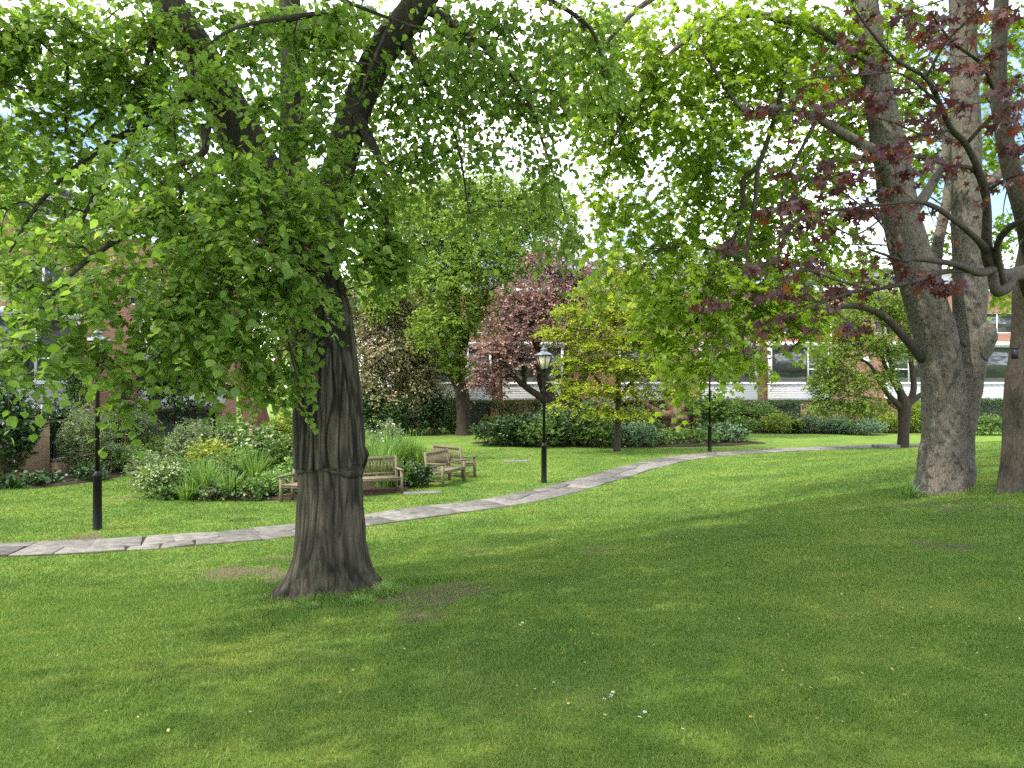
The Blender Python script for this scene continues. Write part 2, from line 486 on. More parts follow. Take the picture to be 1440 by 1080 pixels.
nt.links.new(pr.outputs['BSDF'], out.inputs['Surface'])
M['turf'] = m

m, nt, out = nmat('grass_blade')
geo, gc = grass_color(nt)
at = nd(nt, 'ShaderNodeAttribute', attribute_name='tint')
r3 = ramp(nt, [(0.0, (0.74, 0.80, 0.72)), (0.6, (1.08, 1.08, 1.0)), (0.93, (1.35, 1.25, 1.15)), (1.0, (2.1, 1.55, 2.0))])
nt.links.new(at.outputs['Fac'], r3.inputs['Fac'])
mu = nd(nt, 'ShaderNodeMix', data_type='RGBA', blend_type='MULTIPLY')
mu.inputs['Factor'].default_value = 1.0
nt.links.new(gc, mu.inputs['A'])
nt.links.new(r3.outputs['Color'], mu.inputs['B'])
pr = nd(nt, 'ShaderNodeBsdfPrincipled', Roughness=0.55)
pr.inputs['Specular IOR Level'].default_value = 0.25
tr = nd(nt, 'ShaderNodeBsdfTranslucent')
mx = nd(nt, 'ShaderNodeMixShader', Fac=0.35)
nt.links.new(mu.outputs['Result'], pr.inputs['Base Color'])
nt.links.new(mu.outputs['Result'], tr.inputs['Color'])
nt.links.new(pr.outputs['BSDF'], mx.inputs[1])
nt.links.new(tr.outputs['BSDF'], mx.inputs[2])
nt.links.new(mx.outputs['Shader'], out.inputs['Surface'])
M['blade'] = m

# ------------------------------------------------------------------ terrain
PATH = np.array([(-60, 11.0), (-30, 11.8), (-14, 12.7), (-8.6, 13.2), (-6.4, 13.75), (-4.16, 14.95), (-2.95, 16.1), (-1.1, 17.75),
                 (0.71, 19.8), (2.75, 23.4), (4.5, 26.6), (6.5, 29.6), (9.0, 31.7), (15.1, 34.7), (20, 35.8), (30, 36), (60, 34)], float)
PATHS = spline(PATH, 6)

def path_s(x, y):
    """signed distance to the path's centre line: positive on the photographer's side"""
    x, y = np.asarray(x, float), np.asarray(y, float)
    best = np.full(x.shape, 1e9)
    sg = np.ones(x.shape)
    for a, b in zip(PATHS[:-1], PATHS[1:]):
        d = b - a
        t = np.clip(((x-a[0])*d[0]+(y-a[1])*d[1])/(d@d), 0, 1)
        dx, dy = x-(a[0]+t*d[0]), y-(a[1]+t*d[1])
        q = dx*dx+dy*dy
        c = d[0]*dy-d[1]*dx
        k = q < best
        best = np.where(k, q, best)
        sg = np.where(k, np.where(c < 0, 1.0, -1.0), sg)
    return np.sqrt(best)*sg

def ground_z(x, y):
    s = path_s(x, y)
    z = 1.32*smooth((s-0.9)/12.5)
    k = np.clip((np.abs(s)-0.9)/2.0, 0, 1)
    return z + k*0.05*(fbm(np.asarray(x)*0.45+50, np.asarray(y)*0.45+50, 0.0, 2)-0.5)

def gz(x, y):
    return float(ground_z(np.array([x]), np.array([y]))[0])

def P(px, py, Y):
    """the point seen at a photo pixel, Y metres in front of the eye"""
    return np.array([(px-720)/FPX*Y, Y, CAMZ+(540-py)/FPX*Y])

def on_ground(px, Y):
    x = (px-720)/FPX*Y
    return np.array([x, Y, gz(x, Y)])

xs = np.unique(np.round(np.concatenate([np.linspace(-400, -40, 10), np.linspace(-40, -13, 28), np.arange(-13, 14.01, 0.16), np.linspace(14, 40, 40), np.linspace(40, 400, 10)]), 3))
ys = np.unique(np.round(np.concatenate([np.linspace(-60, -4, 10), np.arange(-4, 26.01, 0.16), np.linspace(26, 60, 60), np.linspace(60, 600, 10)]), 3))
GX, GY = np.meshgrid(xs, ys)
gx, gy = GX.ravel(), GY.ravel()
gzv = ground_z(gx, gy)

def see(px, py):
    """where the sight line through a photo pixel meets the ground"""
    lo, hi = 2.0, 60.0
    for Y in np.arange(2.0, 60, 0.25):
        q = P(px, py, Y)
        if q[2] < gz(q[0], q[1]):
            hi = Y
            break
        lo = Y
    for _ in range(14):
        Y = (lo+hi)/2
        q = P(px, py, Y)
        if q[2] > gz(q[0], q[1]):
            lo = Y
        else:
            hi = Y
    q = P(px, py, lo)
    return np.array([q[0], q[1], gz(q[0], q[1])])

SOIL = []   # trodden patches: x, y, rx, ry, strength
for px, py, rpx, k in ((348, 812, 40, 1.2), (330, 800, 30, 1.0), (372, 792, 26, 0.9), (600, 838, 46, 1.1), (650, 828, 40, 1.0), (575, 868, 34, 0.9), (700, 775, 46, 0.7), (835, 778, 34, 0.8), (760, 765, 40, 0.5),
                       (1355, 712, 70, 0.9), (1330, 768, 26, 0.9), (1400, 790, 46, 0.5), (1380, 690, 50, 0.8), (40, 1032, 20, 0.6), (108, 757, 26, 1.1), (660, 800, 50, 0.5), (1020, 690, 40, 0.45), (1000, 720, 30, 0.45), (172, 702, 24, 0.7), (240, 815, 26, 0.4), (1270, 1060, 40, 0.3)):
    q = see(px, py)
    r_ = rpx*q[1]/FPX
    SOIL.append((q[0], q[1], r_*1.25, r_*2.0, k*0.8))

def soil_at(x, y):
    s = np.zeros(np.shape(x))
    wob = fbm(x*1.7+9, y*1.7+5, 1.0, 3)
    for a, b, rx, ry, k in SOIL:
        d = ((x-a)/rx)**2 + ((y-b)/ry)**2
        s = np.maximum(s, k*np.clip(0.95-d*0.7-(wob-0.5)*4.6, 0, 1))
    s = np.maximum(s, 0.38*np.clip((fbm(x*0.8+3, y*0.8+8, 4.0, 4)-0.60)*7, 0, 1))
    return s

b = Buf()
nx = len(xs)
i, j = np.meshgrid(np.arange(len(ys)-1), np.arange(nx-1), indexing='ij')
F = np.stack([i*nx+j, i*nx+j+1, (i+1)*nx+j+1, (i+1)*nx+j], -1).reshape(-1, 4)
b.add(np.c_[gx, gy, gzv], F, soil_at(gx, gy))
tag(b.build('ground', M['turf'], smooth_=True), kind='structure')

# ------------------------------------------------------------------ flagstone path
def path_frames(step):
    d = np.linalg.norm(np.diff(PATHS, axis=0), axis=1)
    L = np.concatenate([[0], np.cumsum(d)])
    s = np.asarray(step)
    p = np.c_[np.interp(s, L, PATHS[:, 0]), np.interp(s, L, PATHS[:, 1])]
    q = np.c_[np.interp(s+0.05, L, PATHS[:, 0]), np.interp(s+0.05, L, PATHS[:, 1])]
    t = unit(q-p)
    return p, np.c_[-t[:, 1], t[:, 0]], L[-1]

rng = rng_(5)
_, _, PL = path_frames([0.0])
b = Buf()
st = np.arange(20, PL-20, 0.5)
p, n, _ = path_frames(st)
hw = 0.60
V = np.concatenate([np.c_[p-n*hw, np.full(len(p), 0.008)], np.c_[p+n*hw, np.full(len(p), 0.008)]])
k = len(p)
i = np.arange(k-1)
b.add(V, np.stack([i, i+k, i+k+1, i+1][::-1], -1), 0.5)
tag(b.build('path_bed', M['soil']), kind='structure')
b = Buf()
def mid_line(t):
    return 0.16*np.sin(t*0.9)+0.12*np.sin(t*2.3+1.0)
for lane in (0, 1):
    s0 = 20.0+0.3*lane
    e0 = rng.uniform(-0.07, 0.07)
    while s0 < PL-20:
        ln = rng.uniform(0.5, 1.15)
        e1 = rng.uniform(-0.09, 0.07) if rng.random() < 0.5 else e0
        g = rng.uniform(0.005, 0.014)
        sa, sb = s0+g, s0+ln-g
        sk = rng.uniform(-0.04, 0.04, 2)
        if lane == 0:
            cs = np.array([(sa, -hw-e0), (sb, -hw-e1), (sb+sk[1], mid_line(sb)-g), (sa+sk[0], mid_line(sa)-g)])
        else:
            cs = np.array([(sa, mid_line(sa)+g), (sb, mid_line(sb)+g), (sb+sk[1], hw+e1), (sa+sk[0], hw+e0)])
        pp, nn, _ = path_frames(cs[:, 0])
        top = 0.024+rng.uniform(-0.006, 0.006)+rng.uniform(-0.004, 0.004, 4)
        xy = pp + nn*cs[:, 1:2]
        c0 = xy.mean(0)
        xyi = c0 + (xy-c0)*0.97
        V = np.concatenate([np.c_[xy, np.full(4, -0.03)], np.c_[xy, top-0.007], np.c_[xyi, top]])
        Fq = [[0, 1, 5, 4], [1, 2, 6, 5], [2, 3, 7, 6], [3, 0, 4, 7], [4, 5, 9, 8], [5, 6, 10, 9], [6, 7, 11, 10], [7, 4, 8, 11], [8, 9, 10, 11]]
        b.add(V, np.array(Fq), rng.random())
        s0 += ln
        e0 = e1
tag(b.build('path', M['stone']), kind='structure')

# round flower bed of bare soil under the plants, and the far borders
BEDC, BEDR = np.array([-6.1, 21.5]), np.array([3.35, 2.8])
def bed_sheet(name, c, r, z=0.02, n=40, wob=0.12, seed=0):
    a = np.linspace(0, 2*math.pi, n, endpoint=False)
    rr = 1+wob*(vnoise(np.cos(a)*2+seed, np.sin(a)*2, 0.5)-0.5)*2
    bb = Buf()
    ring = np.c_[c[0]+np.cos(a)*r[0]*rr, c[1]+np.sin(a)*r[1]*rr, np.zeros(n)]
    V = []
    for f, dz in ((1.02, -0.05), (0.98, z+0.03), (0.5, z+0.09), (0.01, z+0.10)):
        q = ring.copy()
        q[:, 0] = c[0]+(ring[:, 0]-c[0])*f
        q[:, 1] = c[1]+(ring[:, 1]-c[1])*f
        q[:, 2] = dz
        V.append(q)
    V = np.concatenate(V)
    Fs = []
    for k in range(3):
        i = np.arange(n)
        Fs.append(np.stack([k*n+i, k*n+(i+1) % n, (k+1)*n+(i+1) % n, (k+1)*n+i], -1))
    bb.add(V, np.concatenate(Fs))
    return tag(bb.build(name, M['soil'], smooth_=True), kind='structure')
bed_sheet('flower_bed', BEDC, BEDR, seed=1)
bed_sheet('shrub_bed', np.array([5.2, 37.0]), np.array([6.9, 2.3]), seed=4)
bed_sheet('border_soil', np.array([14.0, 45.6]), np.array([13.0, 1.5]), seed=7, wob=0.03)
bed_sheet('side_border', np.array([-13.0, 27.0]), np.array([1.5, 6.0]), seed=9)

def in_beds(x, y):
    r = np.zeros(np.shape(x), bool)
    for c, q in ((BEDC, BEDR), ((5.2, 37.0), (6.9, 2.3)), ((14.0, 45.6), (13.0, 1.5)), ((-13.0, 27.0), (1.5, 6.0))):
        r |= ((x-c[0])/q[0])**2+((y-c[1])/q[1])**2 < 1
    return r

# ------------------------------------------------------------------ grass blades
TRUNKS = [(*see(464, 836)[:2], 0.62), (*on_ground(1326, 13.0)[:2], 0.50), (*on_ground(1438, 12.0)[:2], 0.42)]
def grass():
    rng = rng_(11)
    n = 900000
    u = rng.random(n)
    a = 0.42
    y0, y1 = 2.9, 34.0
    Y = (y0**a+u*(y1**a-y0**a))**(1/a)
    X = rng.uniform(-0.74, 0.74, n)*(Y+0.8)
    s = path_s(X, Y)
    so = soil_at(X, Y)
    clump = fbm(X*2.2, Y*2.2, 2.0, 2)
    edge = np.abs(s) > 0.55+0.16*fbm(X*3.1, Y*3.1, 5.0, 2)
    keep = edge & (rng.random(n) > so*0.8) & ~in_beds(X, Y)
    X, Y, clump = X[keep], Y[keep], clump[keep]
    n = len(X)
    Z = ground_z(X, Y)
    sc_ = (Y/4.0)**0.75
    ht = rng.uniform(0.009, 0.026, n)*(0.65+0.9*clump)*np.minimum(sc_, 2.0)**0.55
    for tx, ty, tr_ in TRUNKS:
        dd = np.hypot(X-tx, Y-ty)-tr_
        ht = ht*(1+1.5*np.exp(-np.maximum(dd, 0)/0.14)*(0.4+clump))
    wd = rng.uniform(0.0016, 0.0030, n)*np.minimum(sc_, 3.2)
    ang = rng.uniform(0, 2*math.pi, n)
    lean = rng.uniform(0.1, 1.0, n)*ht
    la = rng.uniform(0, 2*math.pi, n)
    c, s_ = np.cos(ang)*wd, np.sin(ang)*wd
    p0 = np.c_[X-c, Y-s_, Z-0.004]
    p1 = np.c_[X+c, Y+s_, Z-0.004]
    lx, ly = np.cos(la)*lean, np.sin(la)*lean
    p2 = np.c_[X+c*0.7+lx*0.4, Y+s_*0.7+ly*0.4, Z+ht*0.6]
    p3 = np.c_[X-c*0.7+lx*0.4, Y-s_*0.7+ly*0.4, Z+ht*0.6]
    p4 = np.c_[X+lx, Y+ly, Z+ht]
    V = np.stack([p0, p1, p2, p3, p4], 1).reshape(-1, 3)
    i = np.arange(n)[:, None]*5
    tint = np.repeat(np.clip(rng.beta(2.2, 2.2, n)*0.93+(rng.random(n) < 0.035)*0.5, 0, 1), 5)
    b = Buf()
    b.add(V, [i+np.array([[0, 1, 2, 3]]), i+np.array([[3, 2, 4]])], tint)
    tag(b.build('grass', M['blade']), 'short mown lawn grass with dry and lush patches', 'grass', kind='stuff')
grass()
rng = rng_(12)
b = Buf()
n = 700
Y = rng.uniform(3.4, 11, n)
X = rng.uniform(-0.7, 0.7, n)*Y
k = rng.random(n) < 0.35+0.65*(X > 0)
X, Y = X[k], Y[k]
n = len(X)
a = rng.uniform(0, 2*math.pi, n)
LITTER = (np.c_[X, Y, ground_z(X, Y)+rng.uniform(0.008, 0.024, n)], np.c_[np.cos(a), np.sin(a), rng.normal(0, 0.3, n)], np.c_[rng.normal(0, 0.4, n), rng.normal(0, 0.4, n), np.ones(n)], rng.uniform(0.008, 0.022, n), rng.random(n))

# ------------------------------------------------------------------ leaves
def tmpl(kind):
    if kind == 'ovate':        # broad heart-shaped leaf, folded on its midrib
        V = [(0, 0, 0), (0.36, 0.20, 0.05), (0.40, 0.55, 0.07), (0, 1, -0.06), (-0.40, 0.55, 0.07), (-0.36, 0.20, 0.05)]
        return np.array(V), [np.array([[0, 1, 2, 3], [0, 3, 4, 5]])], 0.52
    if kind == 'narrow':
        V = [(0, 0, 0), (0.16, 0.35, 0.04), (0.13, 0.7, 0.03), (0, 1, -0.05), (-0.13, 0.7, 0.03), (-0.16, 0.35, 0.04)]
        return np.array(V), [np.array([[0, 1, 2, 3], [0, 3, 4, 5]])], 0.22
    if kind == 'dia':
        V = [(0, 0, 0), (0.33, 0.5, 0.05), (0, 1, -0.05), (-0.33, 0.5, 0.05)]
        return np.array(V), [np.array([[0, 1, 2, 3]])], 0.33
    if kind == 'maple':        # five pointed lobes
        ang = np.radians([-90, -48, -28, 12, 30, 62, 90, 118, 150, 168, 208, 228])
        rad = np.array([0.10, 0.30, 0.46, 0.26, 0.60, 0.30, 0.68, 0.30, 0.60, 0.26, 0.46, 0.30])
        V = [(0, 0.36, 0.03)]+[(r*math.cos(t), 0.36+r*math.sin(t), -0.28*r*r) for t, r in zip(ang, rad)]
        m_ = len(ang)
        return np.array(V), [np.array([[0, k+1, (k+1) % m_+1] for k in range(m_)])], 0.55
    if kind == 'maple_s':      # cheaper five-lobed leaf for crowns farther off
        ang = np.radians([-90, -30, 5, 32, 60, 90, 120, 148, 175, 210])
        rad = np.array([0.30, 0.44, 0.28, 0.58, 0.33, 0.64, 0.33, 0.58, 0.28, 0.44])
        V = [(0, 0.36, 0.04)]+[(r*math.cos(t), 0.36+r*math.sin(t), -0.2*r) for t, r in zip(ang, rad)]
        m_ = len(ang)
        return np.array(V), [np.array([[0, k+1, (k+1) % m_+1] for k in range(m_)])], 0.55

def put_leaves(buf, pos, axis, normal, size, kind, tint, wide=1.0):
    V0, F0, _ = tmpl(kind)
    axis = unit(axis)
    x = unit(np.cross(axis, normal))
    nrm = np.cross(x, axis)
    n = len(pos)
    S = np.broadcast_to(np.asarray(size, float), (n,))[:, None, None]
    V = pos[:, None, :] + S*(V0[None, :, 0:1]*wide*x[:, None, :]+V0[None, :, 1:2]*axis[:, None, :]+V0[None, :, 2:3]*nrm[:, None, :])
    k = len(V0)
    off = (np.arange(n)*k)[:, None, None]
    Fs = [(f[None]+off).reshape(-1, f.shape[1]) for f in F0]
    buf.add(V.reshape(-1, 3), Fs, np.repeat(tint, k))

def twigs(buf, rng, start, d, length, nl, size, kind, droop=0.35, tint=(0.5, 0.2), flat=0.6, hang=0.35, stems=None, stem_r=0.003, wide=1.0, tshift=None):
    """leafy twigs: alternate leaves along each drooping twig"""
    n = len(start)
    length = np.broadcast_to(np.asarray(length, float), (n,))
    t = (np.arange(nl)+0.5)/nl
    t = t[None, :]+rng.uniform(-0.4, 0.4, (n, nl))/nl
    L = length[:, None, None]
    T = t[..., None]
    down = np.array([0, 0, -1.0])
    pos = start[:, None, :]+d[:, None, :]*L*T+down*(droop*L*T*T)
    tan = unit(d[:, None, :]+down*(2*droop*T))
    up = np.array([0, 0, 1.0])
    side = unit(np.cross(tan, up+0.05*rng.normal(size=(n, 1, 3))))
    sg = np.where((np.arange(nl) % 2) == 0, 1.0, -1.0)[None, :, None]
    axis = unit(tan*0.55+side*sg*0.85+down*hang+0.35*rng.normal(size=(n, nl, 3)))
    nrm = unit(up*flat+0.5*rng.normal(size=(n, nl, 3))+0.25*side)
    sz = size*rng.uniform(0.65, 1.2, (n, nl))
    tb = np.clip(rng.normal(tint[0], tint[1], (n, nl))+rng.normal(0, tint[1]*0.5, (n, 1))+(0 if tshift is None else tshift[:, None]), 0, 1)
    put_leaves(buf, pos.reshape(-1, 3), axis.reshape(-1, 3), nrm.reshape(-1, 3), sz.ravel(), kind, tb.ravel(), wide)
    if stems is not None:
        q = np.array([0, 0.5, 1.0])
        pp = start[:, None, :]+d[:, None, :]*length[:, None, None]*q[None, :, None]+down*(droop*length[:, None, None]*(q*q)[None, :, None])
        many_tubes(stems, pp, stem_r*np.array([1.0, 0.7, 0.35]))

def many_tubes(buf, PP, rad, sides=3):
    """PP (n, m, 3): n thin tubes at once"""
    n, m_, _ = PP.shape
    rad = np.broadcast_to(np.asarray(rad, float), (n, m_))
    T = unit(np.gradient(PP, axis=1))
    ref = np.where(np.abs(T[:, :1, 2:3]) > 0.9, np.array([1.0, 0, 0]), np.array([0, 0, 1.0]))
    N = unit(np.cross(T, ref+0*T))
    B = np.cross(T, N)
    a = np.arange(sides)*2*math.pi/sides
    V = PP[:, :, None, :]+rad[:, :, None, None]*(N[:, :, None, :]*np.cos(a)[None, None, :, None]+B[:, :, None, :]*np.sin(a)[None, None, :, None])
    i = np.arange(m_-1)[:, None]*sides
    j = np.arange(sides)[None, :]
    F0 = np.stack([i+j, i+(j+1) % sides, i+sides+(j+1) % sides, i+sides+j], -1).reshape(-1, 4)
    Fq = (F0[None]+(np.arange(n)*m_*sides)[:, None, None]).reshape(-1, 4)
    buf.add(V.reshape(-1, 3), Fq)

b = Buf()
put_leaves(b, LITTER[0], LITTER[1], LITTER[2], LITTER[3], 'dia', LITTER[4], 1.3)
M['litter'] = leaf_mat('litter', [(0.0, (0.16, 0.10, 0.04)), (0.5, (0.36, 0.30, 0.05)), (1.0, (0.50, 0.42, 0.12))], 0.2)
tag(b.build('fallen_leaves', M['litter']), 'tiny yellow and brown leaf scraps fallen in the foreground grass', 'leaf litter', kind='stuff')

def clump(px, py, Y, rpx, rpy, cov=2.0, deep=None):
    c = P(px, py, Y)
    rx, rz = rpx*Y/FPX, rpy*Y/FPX
    return (c, np.array([rx, deep if deep else 0.8*max(rx, rz), rz]), cov)

def ellip(x, y, z, rx, ry, rz, cov=2.0):
    return (np.array([x, y, z], float), np.array([rx, ry, rz], float), cov)

def crown(leaves, wood, rng, clumps, kind, size, nl=9, tw=0.45, droop=0.35, tint=(0.5, 0.2), limbs=None, flat=0.6, hang=0.35,
          up=0.15, shell=0.35, br=0.02, twr=0.003, sub=5, stems=True, wide=1.0, connect=True, layers=0):
    """leafy twigs through each clump, and a bough from the nearest limb to it"""
    area = tmpl(kind)[2]*size*size*wide*0.85
    lp = None
    if limbs is not None:
        lp = np.concatenate(limbs)
    for c, r, cov in clumps:
        n = max(4, int(cov*math.pi*r[0]*r[2]/(area*0.6*nl)))
        u = sph(rng, n)
        rho = shell+(1-shell)*rng.random(n)**0.6
        lum = 0.72+0.56*fbm(u[:, 0]*1.8+c[0], u[:, 1]*1.8+c[1], u[:, 2]*1.8+c[2], 2)
        if layers:
            # sprays lie in drooping tiers, one above another
            m_ = max(2, int(layers*max(1.0, r[0]*r[2]*4)))
            cu = sph(rng, m_)
            cc = c+cu*r*(rng.random(m_)**0.5)[:, None]*np.array([0.75, 0.75, 0.95])
            rad = r[0]*rng.uniform(0.35, 0.62, m_)
            k = rng.integers(0, m_, n)
            an = rng.uniform(0, 2*math.pi, n)
            q = np.sqrt(rng.random(n))
            cs_ = np.c_[np.cos(an), np.sin(an), np.zeros(n)]
            outw = unit(cc-c+1e-6)*np.array([1, 1, 0])
            st = cc[k]+cs_*(rad[k]*q)[:, None]+np.array([0, 0, 1.0])*(-0.32*rad[k]*q*q+rng.normal(0, 0.035, n))[:, None]
            d = unit(cs_*(0.4+0.6*q)[:, None]+0.5*outw[k]+0.35*rng.normal(size=(n, 3))*np.array([1, 1, 0.35])+np.array([0, 0, up-0.25]))
        if True:
            st_ = c+u*r*1.12*(rho*lum)[:, None]
            d_ = unit(u*0.7+0.55*rng.normal(size=(n, 3))+np.array([0, 0, up]))
            pick = (rng.random(n) < (0.55 if layers else 0.0))[:, None]
            st, d = (np.where(pick, st, st_), np.where(pick, d, d_)) if layers else (st_, d_)
        ln = tw*rng.uniform(0.6, 1.3, n)
        st = st-d*ln[:, None]*0.5
        twigs(leaves, rng, st, d, ln, nl, size, kind, droop, tint, flat, hang, wood if stems else None, twr, wide, np.full(n, rng.normal(0, 0.05)))
        if connect:
            if lp is not None:
                dd = np.linalg.norm(lp[:, :3]-c, axis=1)+np.maximum(0, lp[:, 2]-c[2])*0.6
                a = lp[np.argmin(dd)]
            else:
                a = np.append(c-np.array([0, 0, r[2]*1.1]), br)
            mid = (a[:3]+c)/2+rng.normal(0, 0.10, 3)*np.linalg.norm(a[:3]-c)+np.array([0, 0, 0.08*np.linalg.norm(a[:3]-c)])
            r0 = min(br*1.3, a[3]*0.8)
            wood.tube(spline([a[:3], mid, c], 5), np.linspace(r0, br*0.45, 11), 6)
            for k in range(sub):
                e = c+sph(rng, 1)[0]*r*rng.uniform(0.6, 0.95)
                q = c+(a[:3]-c)*rng.uniform(0.0, 0.35)
                mm = (q+e)/2+rng.normal(0, 0.12, 3)*np.linalg.norm(e-q)
                wood.tube(spline([q, mm, e], 3), np.linspace(br*0.45, br*0.10, 7), 4)

def limb(buf, pts, sides=12, n=6, lump=0.0, lump_s=3.0):
    """pts rows: x, y, z, radius. returns the resampled rows"""
    S = spline(pts, n)
    buf.tube(S[:, :3], np.maximum(S[:, 3], 0.002), sides, 0.5, lump, lump_s)
    return S

def limb_px(buf, pts, sides=10, n=6, lump=0.0, lump_s=3.0):
    """pts rows: photo x, photo y, distance, width in photo pixels"""
    rows = [np.append(P(a, b_, Y), w/2*Y/FPX) for a, b_, Y, w in pts]
    return limb(buf, rows, sides, n, lump, lump_s)

